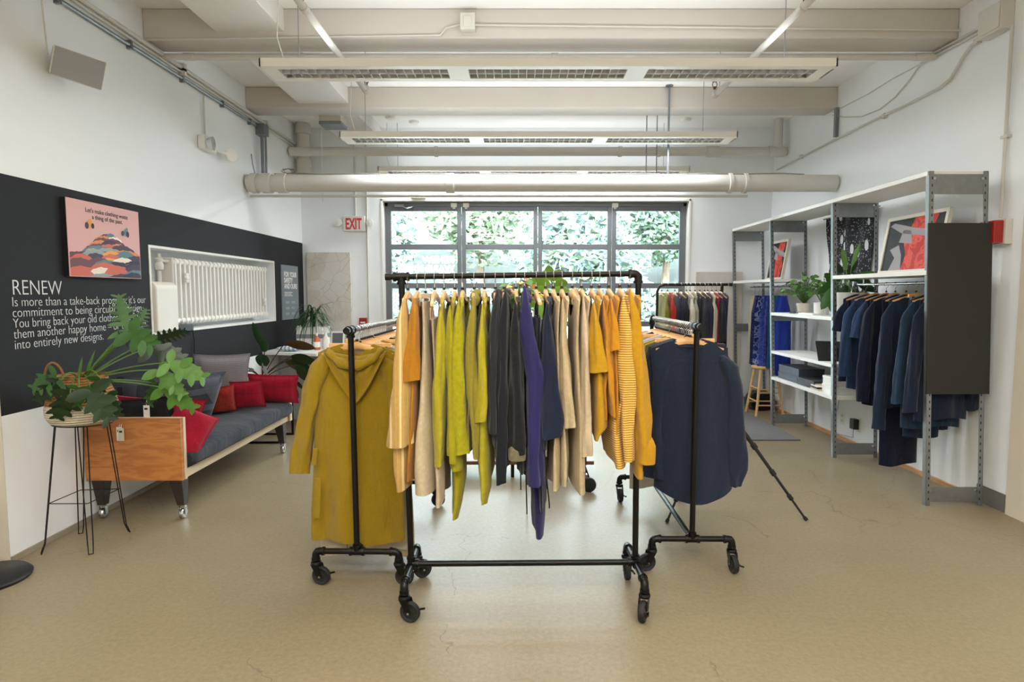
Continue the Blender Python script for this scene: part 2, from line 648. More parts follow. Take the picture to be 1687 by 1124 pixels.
# ------------------------------------------------------------------ outside
m_asph = plain('pale_asphalt', '#a8a6a2', 0.85, var=0.1, scale=20)
struct(MB().box(-25, 25, YB + .35, 40, -.16, -.06).build('ground_outside', m_asph))
hill = MB()
nx, ny = 30, 10
for i in range(nx + 1):
    for j in range(ny + 1):
        x = -24 + 48 * i / nx
        y = 15.5 + 14 * j / ny
        hill.v.append(Vector((x, y, -.1 + 7.5 * (j / ny) ** 1.1 + (noise.noise(Vector((x * .3, y * .3, 0))) * .8 if j else 0))))
for i in range(nx):
    for j in range(ny):
        a = i * (ny + 1) + j
        hill.f.append((a, a + ny + 1, a + ny + 2, a + 1))
        hill.m.append(0)
struct(hill.build('ground_bank', plain('grassy_bank', '#303a33', .9, var=.3, scale=3, bm=.4), smooth=True))


def shrub(name, label, cat, c, rx, ry, rz_, mats, n, seed, group, leaf=.13, trunk=True):
    rnd = random.Random(seed)
    t = thing(name, label, cat, (c[0], c[1], c[2]), group)
    if trunk:
        MB().tube([(c[0], c[1], c[2] - .4), (c[0] + .1, c[1], c[2] + rz_ * .7), (c[0] - .1, c[1], c[2] + rz_ * 1.2)], [.14, .1, .05], 8).build('trunk', wood('bark', '#5f5244', '#7c6c58', (30, 30, 3), .9), t, smooth=True)
    mb = MB()
    for i in range(n):
        while True:
            d = Vector((rnd.uniform(-1, 1), rnd.uniform(-1, 1), rnd.uniform(-1, 1)))
            if .35 < d.length < 1:
                break
        k = .75 + .35 * noise.noise(d * 2.2 + Vector((seed, 0, 0)))
        p = Vector((c[0] + d.x * rx * k, c[1] + d.y * ry * k, c[2] + rz_ * 1.15 + d.z * rz_ * k))
        a = Vector((rnd.gauss(0, 1), rnd.gauss(0, 1), rnd.gauss(0, .6))).normalized()
        b_ = a.cross(Vector((rnd.gauss(0, 1), rnd.gauss(0, 1), rnd.gauss(0, 1)))).normalized()
        s = leaf * rnd.uniform(.6, 1.4)
        mb.add([p - a * s, p - b_ * s * .45, p + a * s, p + b_ * s * .45], [(0, 1, 2, 3)], rnd.choice((0, 0, 1)))
    mb.build('foliage', mats, t)
    return t


mo1 = plain('outdoor_leaf', '#96ab88', .7, var=.3, scale=1)
mo2 = plain('outdoor_leaf_pale', '#b9c7ac', .7, var=.3, scale=1)
mo3 = plain('outdoor_leaf_blue', '#98b0ae', .7, var=.3, scale=1)
mo4 = plain('outdoor_leaf_deep', '#7f9b79', .7, var=.3, scale=1)
for i, (x, y, z, rx, rz_, ma, lb, n) in enumerate([
        (-4.2, 16.4, .3, 2.0, 2.1, [mo3, mo2], 'blue green tree outside, far left behind the door', 5000),
        (-1.2, 19.3, 1.5, 2.1, 2.3, [mo1, mo2], 'yellow green tree outside behind the second door leaf', 5000),
        (1.6, 16.4, .3, 2.2, 2.1, [mo3, mo1], 'grey green tree outside behind the third door leaf', 5000),
        (4.6, 19.3, 1.4, 2.2, 2.4, [mo4, mo3], 'deep green tree outside, right of the grey green one', 5000),
        (7.8, 16.4, .3, 2.3, 2.2, [mo1, mo2], 'broad pale tree outside, furthest to the right', 3500),
        (-7.6, 19.3, 1.5, 2.3, 2.2, [mo1, mo2], 'broad pale tree outside, furthest to the left', 3500)]):
    shrub('tree', lb, 'tree', (x, y, z), rx, 1.3, rz_, ma, n, 10 + i, 'trees across the road')
for i, (x, ma, lb) in enumerate([(-3.6, [mo2, mo3], 'pale low bush outside, leftmost through the glass'), (-1.5, [mo3, mo2], 'blue grey low bush outside, second from the left'), (.6, [mo1, mo2], 'green low bush outside, behind the purple jacket'),
                                 (2.7, [mo3, mo2], 'low grey bush outside behind the parked car'), (4.9, [mo1, mo3], 'low green bush outside, rightmost')]):
    shrub('bush', lb, 'bush', (x, 14.2 + 1.0 * (i % 2), -.28 + .06 * (i % 2)), 1.3, .48, 1.12, ma, 5200, 40 + i, 'bushes across the road', .10, False)
for sx_ in (-9.3, 9.3):
    t = thing('utility_pole', 'wooden pole outside carrying the road wires, %s end' % ('left' if sx_ < 0 else 'right'), 'pole', (sx_, 12.5, -.06), 'utility poles')
    MB().cyl((sx_, 12.5, -.06), (sx_, 12.5, 6.2), .12, 12).build('mast', wood('bark', '#5f5244', '#7c6c58', (30, 30, 3), .9), t, smooth=True)
    MB().box(sx_ - .06, sx_ + .06, 11.9, 13.1, 5.6, 5.72).build('cross_arm', wood('bark', '#5f5244', '#7c6c58', (30, 30, 3), .9), t)
# wires over the road
for i, z in enumerate((2.62, 2.95)):
    tag(MB().tube([(-9.25 + 18.5 * k / 12, 12.42 + .1 * i, z + 1.1 + .4 * i + .045 * (k - 6) ** 2 - .012 * k) for k in range(13)], .012, 6).build('overhead_wire', m_black), ('lower' if i == 0 else 'upper') + ' overhead wire crossing the road outside', 'wire', 'overhead wires')


def car(label, x, y, body, seed):
    t = thing('parked_car', label, 'car', (x, y, -.06))
    pr = [(-2.1, .25), (-2.15, .6), (-2.05, .85), (-1.5, .95), (-.9, 1.38), (.5, 1.42), (1.2, 1.0), (1.95, .88), (2.15, .6), (2.1, .25)]
    rings = []
    for k, (dy, s) in enumerate(((-.84, .93), (-.8, 1), (0, 1.0), (.8, 1), (.84, .93))):
        rings.append([Vector((x + a * (s if abs(s - 1) > 0 else 1), y + dy * (1 if c_ < .9 else .82), -.06 + .25 + (c_ - .25) * (s if k in (0, 4) else 1))) for a, c_ in pr])
    MB().loft(rings).build('car_body', plain(label + '_paint', body, .25, .2, var=.02, coat=.6), t, smooth=30, bevel=.03)
    for a0, a1 in ((-1.28, -.25), (-.15, .95)):
        MB().prism([(x + a0 + .12, .95), (x + a1 + (-.0 if a0 < -1 else -.02), .95), (x + a1 - (.0 if a0 < -1 else .42), 1.3), (x + a0 + (.5 if a0 < -1 else .02), 1.3)], 'y', y - .845, y - .66).build('side_window', plain('car_glass', '#3b4b55', .1, var=.02), t)
    for wx in (-1.35, 1.35):
        w = MB().lathe([(.0, -.1), (.31, -.1), (.33, -.06), (.33, .06), (.31, .1), (0, .1)], (x + wx, y - .76, .27), 'y', 28).build('wheel', m_rubber, t, smooth=True)
        hb = MB().lathe([(0, -.02), (.2, -.02), (.21, 0)], (x + wx, y - .865, .27), 'y', 20)
        for k in range(7):
            a = 2 * pi * k / 7
            hb.cyl((x + wx, y - .89, .27), (x + wx + .19 * cos(a), y - .89, .27 + .19 * sin(a)), .02, 6)
        hb.build('hubcap', m_galv, w, smooth=True)
    return t


car('pale blue parked car outside, right of the door', 4.35, 12.4, '#b9c6d2', 1)
car('white parked car outside, behind the main rack', -.6, 12.9, '#dfe3e6', 2)
# ================================================================== pipes, conduits, lamps
def coll(mb, x, y, z, r, w=.05, axis='x'):
    return mb.lathe([(r, -w / 2), (r * 1.18, -w / 2 + .004), (r * 1.18, w / 2 - .004), (r, w / 2)], (x, y, z), axis, 24)


def pipe_x(label, y, z, r, x0, x1, collars, cat='pipe', name='ceiling_pipe'):
    t = thing(name, label, cat, ((x0 + x1) / 2, y, z))
    MB().cyl((x0, y, z), (x1, y, z), r, 24).build('pipe_run', m_pipe, t, smooth=True)
    for cx, w in collars:
        coll(MB(), cx, y, z, r, w).build('coupling', m_pipe, t, smooth=True)
    return t


YA, ZA, RA = 6.52, 2.645, .088
ta = pipe_x('thick white pipe spanning the room, lowest and largest overhead', YA, ZA, RA, XL + .02, XR - .02,
            [(XL + .09, .07), (XL + .22, .1), (XL + .38, .1), (-.7, .09), (2.22, .04), (2.38, .04)])
MB().tube([(XL + .1, YA, ZA + .05), (XL + .07, YA - .0, ZA + .2), (XL + .06, YA, ZA + .30)], .006, 8).build('pipe_hanger', m_galvcon, ta)
wire = MB()
wire.tube([(XL + .3 + k * .24, YA - .02, ZA + RA + .006 + .006 * sin(k * 2.1)) for k in range(24)], .005, 6)
random.seed(5)
wire.tube([(XL + .42 + .06 * cos(k * 1.1) + .01 * k / 4, YA - .01, ZA + RA + .035 + .025 * sin(k * 1.1)) for k in range(20)], .004, 6)
tag(wire.build('loose_wire', plain('dirty_wire', '#8d8678', .6), smooth=True), 'loose wire with a coil lying along top of the thickest pipe', 'wire')
pipe_x('thin white conduit running just under the thickest pipe', 6.60, 2.525, .014, XL, XR - .9, [(-.6, .06)], 'conduit', 'conduit_pipe')
tb_ = pipe_x('medium white pipe near the back wall, above the thick one', 7.74, 3.245, .055, XL + .02, XR - .02, [(-1.0, .05), (1.27, .05), (1.75, .05), (2.42, .16), (3.2, .2)])
MB().cyl((XR - .12, 7.74, 3.25), (XR - .12, 7.74, ZC), .055, 18).build('riser', m_pipe, tb_, smooth=True)
pipe_x('thin white pipe along the underside of nearest beam', 5.035, 3.372, .025, XL + .02, XR - .02, [(XL + .22, .09), (.3, .06), (XR - .12, .12)])
sp = thing('drain_stack', 'white vertical cast drain pipe in the far left ceiling corner', 'pipe', (-2.71, 7.94, 2.95))
MB().cyl((-2.71, 7.94, 3.02), (-2.71, 7.94, ZC), .078, 24).build('pipe_run', m_pipe, sp, smooth=True)
for z, w in ((3.56, .12), (3.33, .07), (3.13, .12), (3.03, .09)):
    coll(MB(), -2.71, 7.94, z, .078, w, 'z').build('coupling', m_pipe, sp, smooth=True)
# sprinkler branches running in depth
for (px0, px1, py1, lb) in ((480, 603, 150, 'left'), (1320, 1178, 157, 'right')):
    e = at(px1, py1, z=3.29)
    x = e.x
    t = thing('sprinkler_pipe', 'white sprinkler pipe running front to back, on the %s of the ceiling' % lb, 'pipe', (x, e.y, 3.29), 'sprinkler pipes')
    MB().tube([(x, -2.9, 3.29), (x, e.y - .03, 3.29), (x, e.y, 3.30), (x, e.y + .015, 3.33)], .024, 16).build('pipe_run', m_pipe, t, smooth=True)
    for y in (4.02, 5.15, e.y - .03):
        coll(MB(), x, y, 3.29, .024, .07, 'y').build('coupling', m_pipe, t, smooth=True)
    for y in (3.98, e.y + .015):
        h = MB()
        brass = plain('aged_brass', '#7d5a38', .4, .8, var=.2)
        h.cyl((x, y, 3.31), (x, y, 3.37), .012, 10)
        h.tube([(x - .012, y, 3.36), (x - .022, y, 3.39), (x - .01, y, 3.415)], .004, 6)
        h.tube([(x + .012, y, 3.36), (x + .022, y, 3.39), (x + .01, y, 3.415)], .004, 6)
        h.cyl((x, y, 3.415), (x, y, 3.42), .024, 14)
        h.build('sprinkler_head', brass, t, smooth=True)
    for y in (3.6, 5.9 if False else 5.6):
        MB().cyl((x, y, 3.31), (x, y, ZC), .006, 6).build('hanger_rod', m_pipe, t)
# thin conduit and box on the near beam
cb = thing('beam_conduit', 'thin white conduit with a bend along the nearest beam face', 'conduit', (0, 4.79, 3.5))
p0, p1, p2 = at(725, 58, y=4.785), at(757, 41, y=4.785), at(735, 45, y=4.785)
MB().tube([(XL, 4.785, at(240, 66, y=4.785).z), (p0.x, 4.785, p0.z), (p2.x, 4.785, p2.z - .005), (p1.x, 4.785, p1.z), (XR, 4.785, at(1560, 50, y=4.785).z)], .007, 8).build('conduit_run', m_pipe, cb, smooth=True)
p = at(771, 39, y=4.78)
jb = MB().box(p.x - .055, p.x + .055, 4.73, 4.80, p.z - .06, p.z + .06).box(p.x - .03, p.x + .03, 4.724, 4.73, p.z - .04, p.z + .035)
tag(jb.build('junction_box', m_pipe, bevel=.004), 'cream square junction box on the nearest beam, middle of ceiling', 'junction box')
# left wall conduits
lc = thing('steel_conduit', 'shiny steel conduit running along top of the left wall', 'conduit', (XL + .02, 5, 3.3))
MB().tube([(XL + .02, 3.0, 3.29), (XL + .02, 6.80, 3.30)], .014, 10).build('conduit_run', m_galv, lc, smooth=True)
for y in (3.9, 4.6, 5.3, 6.0, 6.6):
    MB().box(XL, XL + .036, y - .012, y + .012, 3.265, 3.325).build('clip', m_galvcon, lc)
lc = thing('steel_drop_conduit', 'grey steel conduit dropping beside the left wall to the thickest pipe', 'conduit', (XL + .06, 6.83, 3))
MB().box(XL + .0, XL + .10, 6.78, 6.90, 3.21, 3.33).build('conduit_box', m_galvcon, lc, bevel=.004)
MB().cyl((XL + .05, 6.83, 2.6), (XL + .05, 6.83, 3.22), .018, 12).build('conduit_run', m_galvcon, lc, smooth=True)
MB().cyl((XL + .085, 6.84, 2.6), (XL + .085, 6.84, 3.22), .012, 12).build('conduit_run', m_galvcon, lc, smooth=True)
for k, (z, lb, r) in enumerate(((3.385, 'upper white conduit along the left wall, nearest the beams', .016), (3.345, 'lower white conduit along the left wall, above the steel one', .010))):
    t = thing('white_conduit', lb, 'conduit', (XL + .02, 5, z), None)
    MB().tube([(XL + .022, 3.0, z), (XL + .022, 8.1, z - .005)], r, 10).build('conduit_run', m_pipe, t, smooth=True)
    for y in (5.3, 7.0):
        MB().box(XL, XL + .05, y - .02, y + .02, z - .03, z + .03).build('clip', m_pipe, t)
# right wall conduits
rc = thing('wall_conduit', 'white conduit stepping down along right wall from junction box towards the door', 'conduit', (XR - .02, 6, 3.1))
MB().tube([at(*q, x=XR - .022) for q in ((1650, 42), (1620, 62), (1600, 75), (1586, 95), (1566, 130), (1548, 145), (1500, 170), (1440, 198), (1370, 233), (1280, 280))], .011, 10).build('conduit_run', m_pipe, rc, smooth=True)
for q in ((1610, 68), (1457, 191), (1320, 258)):
    c = at(*q, x=XR - .02)
    MB().box(XR - .035, XR, c.y - .02, c.y + .02, c.z - .02, c.z + .02).build('clip', m_pipe, rc)
t = thing('wall_conduit', 'straight pair of white conduits at the top of right wall by junction box', 'conduit', (XR - .02, 4.7, 3.35))
for dz in (0, .03):
    MB().tube([(XR - .022, 4.3, 3.36 + dz), (XR - .022, 5.2, 3.38 + dz)], .010, 10).build('conduit_run', m_pipe, t, smooth=True)
t = thing('hanging_cable', 'white cable sagging along upper right wall below the second beam', 'cable', (XR - .02, 5.8, 3.2))
MB().tube([at(*q, x=XR - .012) for q in ((1516, 106), (1500, 130), (1475, 160), (1450, 180), (1420, 192), (1390, 193), (1372, 190))], .006, 8).build('cable_run', m_pipe, t, smooth=True)
MB().tube([at(*q, x=XR - .012) for q in ((1516, 106), (1470, 130), (1430, 155), (1372, 185))], .005, 8).build('cable_run', m_pipe, t, smooth=True)
t = thing('wire_mould', 'short grey vertical trunking on right wall under the second beam', 'conduit', (XR - .02, 6.6, 3.2))
MB().box(XR - .035, XR, 6.52, 6.56, at(1367, 232, x=XR).z, 3.42).build('trunking', m_galvcon, t)
c = at(1648, 30, x=XR - .03)
jt = thing('junction_box', 'large cream junction box high on right wall near the corner', 'junction box', (XR, c.y, c.z))
MB().box(XR - .09, XR, c.y - .09, c.y + .13, c.z - .10, c.z + .09).build('box_body', m_pipe, jt, bevel=.006)
MB().box(XR - .096, XR - .09, c.y - .075, c.y + .115, c.z - .085, c.z + .075).build('cover_plate', m_pipe, jt, bevel=.002)
fa = at(1645, 383, x=XR - .03)
t = thing('wall_conduit', 'white vertical conduit from junction box down to the red alarm', 'conduit', (XR - .02, fa.y, 2.5))
MB().tube([(XR - .022, fa.y, c.z - .09), (XR - .022, fa.y, fa.z + .1)], .011, 10).build('conduit_run', m_pipe, t, smooth=True)
MB().box(XR - .035, XR, fa.y - .03, fa.y + .03, 2.55, 2.57).build('clip', m_pipe, t)
t = thing('fire_alarm', 'red fire alarm with chrome horn on the right wall beside black panel', 'fire alarm', (XR, fa.y, fa.z))
m_red = plain('alarm_red', '#a3211c', .35, var=.05)
MB().box(XR - .05, XR, fa.y - .085, fa.y + .085, fa.z - .085, fa.z + .085).build('back_box', m_pipe, t, bevel=.004)
MB().box(XR - .115, XR - .05, fa.y - .07, fa.y + .07, fa.z - .075, fa.z + .075).build('alarm_body', m_red, t, bevel=.005)
MB().lathe([(.018, 0), (.03, -.05), (.022, -.06), (0, -.06)], (XR - .115, fa.y, fa.z + .005), 'x', 18).build('strobe', m_chrome, t, smooth=True)


# ------------------------------------------------------------------ hanging fixtures
m_fix = plain('fixture_enamel', '#efece2', .4, var=.02)
m_fixin = plain('fixture_white', '#eeeeec', .35, var=.02)
m_louv = plain('louvre_aluminium', '#d0d2d5', .4, 0, var=.05)


def fixture(y, label):
    x0, x1, z, w = -1.735, 2.155, 3.02, .30
    t = thing('hanging_light', label, 'ceiling light', (.21, y, z), 'long hanging light fixtures')
    h = MB()
    h.box(x0, x1, y - w / 2, y - w / 2 + .01, z, z + .055)
    h.box(x0, x1, y + w / 2 - .01, y + w / 2, z, z + .055)
    h.box(x0, x0 + .01, y - w / 2, y + w / 2, z, z + .055)
    h.box(x1 - .01, x1, y - w / 2, y + w / 2, z, z + .055)
    h.box(x0 + .01, x1 - .01, y - w / 2 + .01, y - .09, z, z + .008).box(x0 + .01, x1 - .01, y + .09, y + w / 2 - .01, z, z + .008)
    h.box(x0 + .01, x0 + .10, y - .09, y + .09, z, z + .008).box(x1 - .10, x1, y - .09, y + .09, z, z + .008)
    L = (x1 - x0 - .20)
    for k in (1, 2):
        xc = x0 + .10 + L * k / 3
        h.box(xc - .07, xc + .07, y - .09, y + .09, z, z + .008)
    h.build('housing', m_fix, t)
    MB().box(x0 + .01, x1 - .01, y - .14, y + .14, z + .045, z + .05).build('inner_tray', m_fixin, t)
    for k in range(3):
        a = x0 + .10 + L * k / 3 + (.07 if k else 0)
        b_ = x0 + .10 + L * (k + 1) / 3 - (.07 if k < 2 else 0)
        lv = MB()
        n = 19
        for i in range(n + 1):
            xx = a + (b_ - a) * i / n
            lv.box(xx - .002, xx + .002, y - .09, y + .09, z + .002, z + .042)
        lv.box(a, b_, y - .004, y + .004, z + .002, z + .042)
        lv.build('louvre', m_louv, t)
    for xx in (x0 + .22, x1 - .30):
        MB().cyl((xx, y, z + .055), (xx, y, ZC), .003, 6).build('suspension_wire', m_galvcon, t)
    cd = MB().tube([(x0 + .12, y + .02, z + .055), (x0 + .07, y, z + .25), (x0 + .09, y, ZC)], .004, 6)
    cd.build('power_cord', m_pipe, t, smooth=True)
    return t


fixture(4.40, 'long hanging louvred light, nearest and largest of the row')
fixture(6.27, 'long hanging louvred light, middle one of the visible row')
fixture(7.93, 'long hanging louvred light, furthest one right before the back wall')
for y, k in ((2.5, 'first'), (.7, 'second'), (-1.1, 'third')):
    fixture(y, 'added unseen louvred fill light overhead, %s one behind the picture' % k)  # unseen fixtures added to house the fill lamps behind the camera
# beige ceiling box on the duct
p = at(545, 188, y=6.9)
t = thing('exposed_ballast_box', 'beige square utility box hanging under the ceiling duct', 'utility box', (p.x, 6.9, p.z))
MB().box(p.x - .12, p.x + .12, 6.86, 7.1, p.z - .085, p.z + .10).build('box_body', plain('beige_box', '#c8c2b3', .5, var=.06), t, bevel=.004)
MB().box(p.x - .12, p.x + .125, 6.85, 7.1, p.z - .12, p.z - .085).build('base_plate', m_galvcon, t, bevel=.003)
MB().box(p.x - .06, p.x + .06, 6.95, 7.02, p.z + .1, 3.47).build('bracket', m_galvcon, t)
MB().cyl((p.x - .11, 6.9, p.z - .12), (p.x - .11, 6.9, p.z - .95), .003, 6).build('pull_cord', m_pipe, t)
# rods dropping from the ceiling to the pipes
for i, (px, y, z0, lb) in enumerate(((1065, 7.4, 2.74, 'left one of the trio'), (1082, 7.4, 2.74, 'middle one of the trio'), (1101, 6.52, 2.74, 'right one of the trio, thickest'))):
    x = at(px, 240, y=y).x
    m = MB().cyl((x, y, z0), (x, y, ZC), .011 if i == 2 else .006, 8)
    if i < 2:
        m.cyl((x, y, z0), (x, 6.55, z0), .006, 6)
    m.cyl((x, y, ZC - .01), (x, y, ZC), .04, 12)
    tag(m.build('support_rod', m_galvcon, smooth=True), 'thin support rod dropping to the thick pipe, ' + lb, 'rod', 'ceiling support rods')
for i, (px, py) in enumerate(((643, 192), (682, 200), (1130, 196))):
    p = at(px, py, z=ZC)
    tag(MB().lathe([(.0, -.03), (.05, -.03), (.065, -.012), (.065, 0)], p, 'z', 20).build('smoke_detector', m_trimw, smooth=True), 'small round white ceiling device, %s' % ('left one above the middle light', 'second from left above the middle light', 'right one above the middle light')[i], 'detector')

# ================================================================== left wall objects
# speaker
p = at(128, 112, x=XL + .16)
t = thing('wall_speaker', 'white box speaker with grey grille high on the left wall', 'speaker', p)
M_ = Matrix.Translation(p) @ Matrix.Rotation(radians(-52), 4, 'Z') @ Matrix.Rotation(radians(16), 4, 'Y') @ Matrix.Rotation(radians(-10), 4, 'X')
MB().box(-.10, .085, -.13, .13, -.085, .085, 0, M_).build('speaker_case', plain('speaker_cream', '#dcd6c9', .5), t, bevel=.01)
MB().box(.085, .095, -.125, .125, -.08, .08, 0, M_).build('grille', plain('speaker_grille', '#a3a3a3', .7, var=.2, scale=400), t, bevel=.004)
MB().tube([(p.x - .08, p.y + .02, p.z), (XL, p.y + .03, p.z + .02)], .018, 10).build('wall_bracket', m_pipe, t)
MB().tube([(XL + .02, p.y - .05, p.z + .06), (XL + .015, p.y - .06, p.z + .25), (XL + .02, p.y - .10, ZC)], .005, 6).build('speaker_cable', m_pipe, t, smooth=True)
# emergency lamp
p = at(343, 238, x=XL + .05)
t = thing('emergency_light', 'white emergency light with two round lamp heads on left wall', 'emergency light', p)
MB().box(XL, XL + .07, p.y - .10, p.y + .13, p.z - .06, p.z + .07).build('case', m_trimw, t, bevel=.02)
for dy, dz in ((.0, 0), (.36, -.02)):
    q = Vector((XL + .10, p.y - .03 + dy, p.z + dz))
    R = Matrix.Rotation(radians(-25 if dy else 10), 4, 'Z')
    MB().lathe([(.0, -.05), (.045, -.045), (.06, 0), (.062, .012), (.0, .016)], q, 'x', 22, M=R).build('lamp_head', m_trimw if dy else plain('lamp_reflector', '#dfe2e6', .15, .7), t, smooth=True)
MB().cyl((XL + .05, p.y + .1, p.z - .02), (XL + .09, p.y + .33, p.z - .02), .012, 8).build('lamp_arm', m_trimw, t)
MB().tube([(XL + .02, p.y + .01, p.z + .07), (XL + .02, p.y + .01, 3.29)], .008, 8).build('supply_conduit', m_pipe, t)
# poster
pt = thing('clothing_poster', 'pink poster with pile of colourful clothes hung on charcoal band', 'poster', (XL, 4.22, 1.85))
PY0, PY1, PZ0, PZ1 = 3.855, 4.585, 1.605, 2.095
MB().box(XL, XL + .032, PY0, PY1, PZ0, PZ1).build('canvas', [plain('poster_pink', '#d9aaa6', .7, var=.01)], pt)
MB().box(XL + .001, XL + .03, PY0 - .004, PY0, PZ0, PZ1).build('canvas_edge', m_black, pt)
rnd = random.Random(3)
pal = ['#c9695a', '#e3a04c', '#e9dfd0', '#5f7f86', '#343646', '#4b3f56', '#d98a5b', '#8f9fa0', '#f0e8dc', '#6d4a52']
pm = [plain('poster_ink_%s' % c_[1:], c_, .7, var=.0) for c_ in pal]
pw, ph = PY1 - PY0, PZ1 - PZ0
hills = MB()
lay = 0
for row in range(15):
    v = .60 - row * .043
    half = min(.5, .07 + row * .045 + (.08 if row > 6 else 0))
    nb = max(2, int(half * 2 / (.14 + .012 * row)) + 1)
    for i in range(nb):
        u = .54 + half * (2 * (i + .5 + rnd.uniform(-.2, .2)) / nb - 1)
        w = half * 2 / nb * rnd.uniform(.7, 1.0) + .03
        hgt = rnd.uniform(.05, .1) * (.7 + .09 * row)
        tl = rnd.uniform(-.3, .3)
        base = max(.01, v - .12)
        poly = []
        for k in range(13):
            q = -1 + 2 * k / 12
            uu = min(.99, max(.01, u + w * q))
            vv = v - .045 + hgt * (1 - q * q) ** .8 + tl * hgt * q * .5 + .006 * sin(k * 2.3 + i)
            poly.append((PY0 + uu * pw, PZ0 + max(.012, vv) * ph))
        poly = [(PY0 + min(.99, max(.01, u - w)) * pw, PZ0 + base * ph)] + poly + [(PY0 + min(.99, max(.01, u + w)) * pw, PZ0 + base * ph)]
        lay += 1
        xx = XL + .0325 + lay * .00004
        ci = rnd.randrange(len(pal))
        b0 = len(hills.v)
        hills.v += [Vector((xx, a, b_)) for a, b_ in poly]
        hills.f.append(tuple(range(b0, b0 + len(poly))))
        hills.m.append(ci)
hills.build('clothes_pile_print', pm, pt)
bd = MB()
for (u, v, ci, sgn) in ((.27, .70, 1, 1), (.78, .66, 3, -1)):
    for k, (du, dv, s) in enumerate(((0, 0, .035), (.02, .045, .022), (-.03 * sgn, -.02, .03), (.045 * sgn, -.015, .025))):
        b0 = len(bd.v)
        n = 12
        for j in range(n):
            a = 2 * pi * j / n
            bd.v.append(Vector((XL + .034 + .0002 * k, PY0 + (u + du + s * cos(a) * .8) * pw, PZ0 + (v + dv + s * 1.5 * sin(a)) * ph)))
        bd.f.append(tuple(range(b0, b0 + n)))
        bd.m.append(ci if k < 2 else 4)
bd.build('flying_garment_print', pm, pt)
RW = (pi / 2, 0, pi / 2)
text('poster_text', "Let's make clothing waste\na thing of the past.", .042, (XL + .034, (PY0 + PY1) / 2 + .02, PZ0 + .86 * ph), RW, m_black, pt, .0003, 'CENTER', ls=.95)
# vinyl lettering on the band
m_vin = plain('grey_white_vinyl', '#cfcfcf', .5, var=.0)
bt = thing('wall_lettering', 'white RENEW take-back statement lettered on the charcoal band', 'lettering', (XL, 3.9, 1.4))
text('heading_text', 'RENEW', .125, (XL + .002, 3.44, 1.49), RW, m_vin, bt, .0006, sx=.90, bold=-.0016)
lines = ["Is more than a take-back program, it's our", 'commitment to being circular by design.', 'You bring back your old clothes. We find', 'them another happy home \u2013 or turn them', 'into entirely new designs.']
wd_ = [4.665 - 3.43, 4.63 - 3.43, 4.60 - 3.43, 4.66 - 3.43, 4.17 - 3.43]
for i, l in enumerate(lines):
    o = text('statement_line', l, .078, (XL + .002, 3.435, 1.425 - .0605 * i), RW, m_vin, bt, .0006, bold=-.0012)
    o['_w'] = wd_[i]
bpy.context.view_layer.update()
for o in list(bt.children):
    if '_w' in o:
        o.scale[0] = o['_w'] / max(.01, o.dimensions[0])
        del o['_w']
# radiator in the niche
NX = XL - .02
rt = thing('radiator', 'white cast column radiator hanging in the wall niche', 'radiator', (XL - .09, 6.1, 1.2))
ry0, ry1, rz0, rz1 = 5.12, 7.02, 1.235, 1.79
nf = 26
for i in range(nf):
    y = ry0 + (ry1 - ry0) * (i + .5) / nf
    f = MB()
    w = .012
    prof = [(XL - .145, rz0), (XL - .02, rz0), (XL - .012, rz0 + .02), (XL - .022, rz0 + .05), (XL - .022, rz1 - .05), (XL - .012, rz1 - .02), (XL - .02, rz1), (XL - .145, rz1)]
    f.prism([(a, b_) for a, b_ in prof], 'y', y - w, y + w)
    f.build('radiator_column', m_trimw, rt, bevel=.004)
hd = MB()
hd.cyl((XL - .05, ry0 - .01, rz1 - .03), (XL - .05, ry1 + .01, rz1 - .03), .026, 14)
hd.cyl((XL - .05, ry0 - .01, rz0 + .03), (XL - .05, ry1 + .01, rz0 + .03), .026, 14)
hd.build('header_pipe', m_trimw, rt, smooth=True)
MB().box(XL - .15, XL - .012, ry0 - .03, ry0 - .004, rz0 - .005, rz1 + .005).build('end_panel', m_pipe, rt, bevel=.01)
vp = MB().cyl((XL - .07, ry0 - .12, rz0 + .02), (XL - .07, ry0 - .12, rz1 + .03), .014, 12)
vp.lathe([(.014, -.05), (.03, -.04), (.034, 0), (.022, .02), (.03, .05), (.014, .06)], (XL - .07, ry0 - .12, rz1 - .06), 'z', 16)
vp.cyl((XL - .07, ry0 - .14, rz1 - .03), (XL - .05, ry0, rz1 - .03), .014, 12)
vp.build('valve', m_pipe, rt, smooth=True)
kn = MB()
for y, z in ((ry0 + .17, rz1 - .16), (ry1 - .12, rz0 + .17)):
    kn.box(XL - .02, XL + .004, y - .02, y + .02, z - .04, z + .04).box(XL - .01, XL + .012, y - .035, y + .01, z - .012, z + .012)
kn.build('mounting_clip', m_trimw, rt, bevel=.004)
# rounded white convector box in the corner of the niche
cv = thing('convector_box', 'rounded white metal box at the left corner of radiator niche', 'convector', (XL - .08, 4.9, 1.2))
pf = [(XL - .16, 1.197), (XL + .03, 1.197), (XL + .03, 1.27)]
for k in range(7):
    a = pi / 2 * k / 6
    pf.append((XL - .02 + .05 * cos(a), 1.53 + .06 * sin(a)))
pf.append((XL - .16, 1.59))
MB().prism(pf, 'y', 4.775, 5.07).build('case', plain('convector_white', '#e4dfd3', .4), cv, bevel=.008)
ad = thing('power_adapter', 'black power adapter hanging at the lower edge of niche', 'adapter', (XL, 5.2, 1.2))
MB().box(XL - .03, XL + .03, 5.07, 5.3, 1.175, 1.235).build('adapter_body', m_black, ad, bevel=.005)
MB().tube([(XL + .02, 5.29, 1.2), (XL + .015, 5.33, 1.1), (XL + .012, 5.32, .9), (XL + .012, 5.33, .6)], .004, 6).build('cord', m_black, ad, smooth=True)
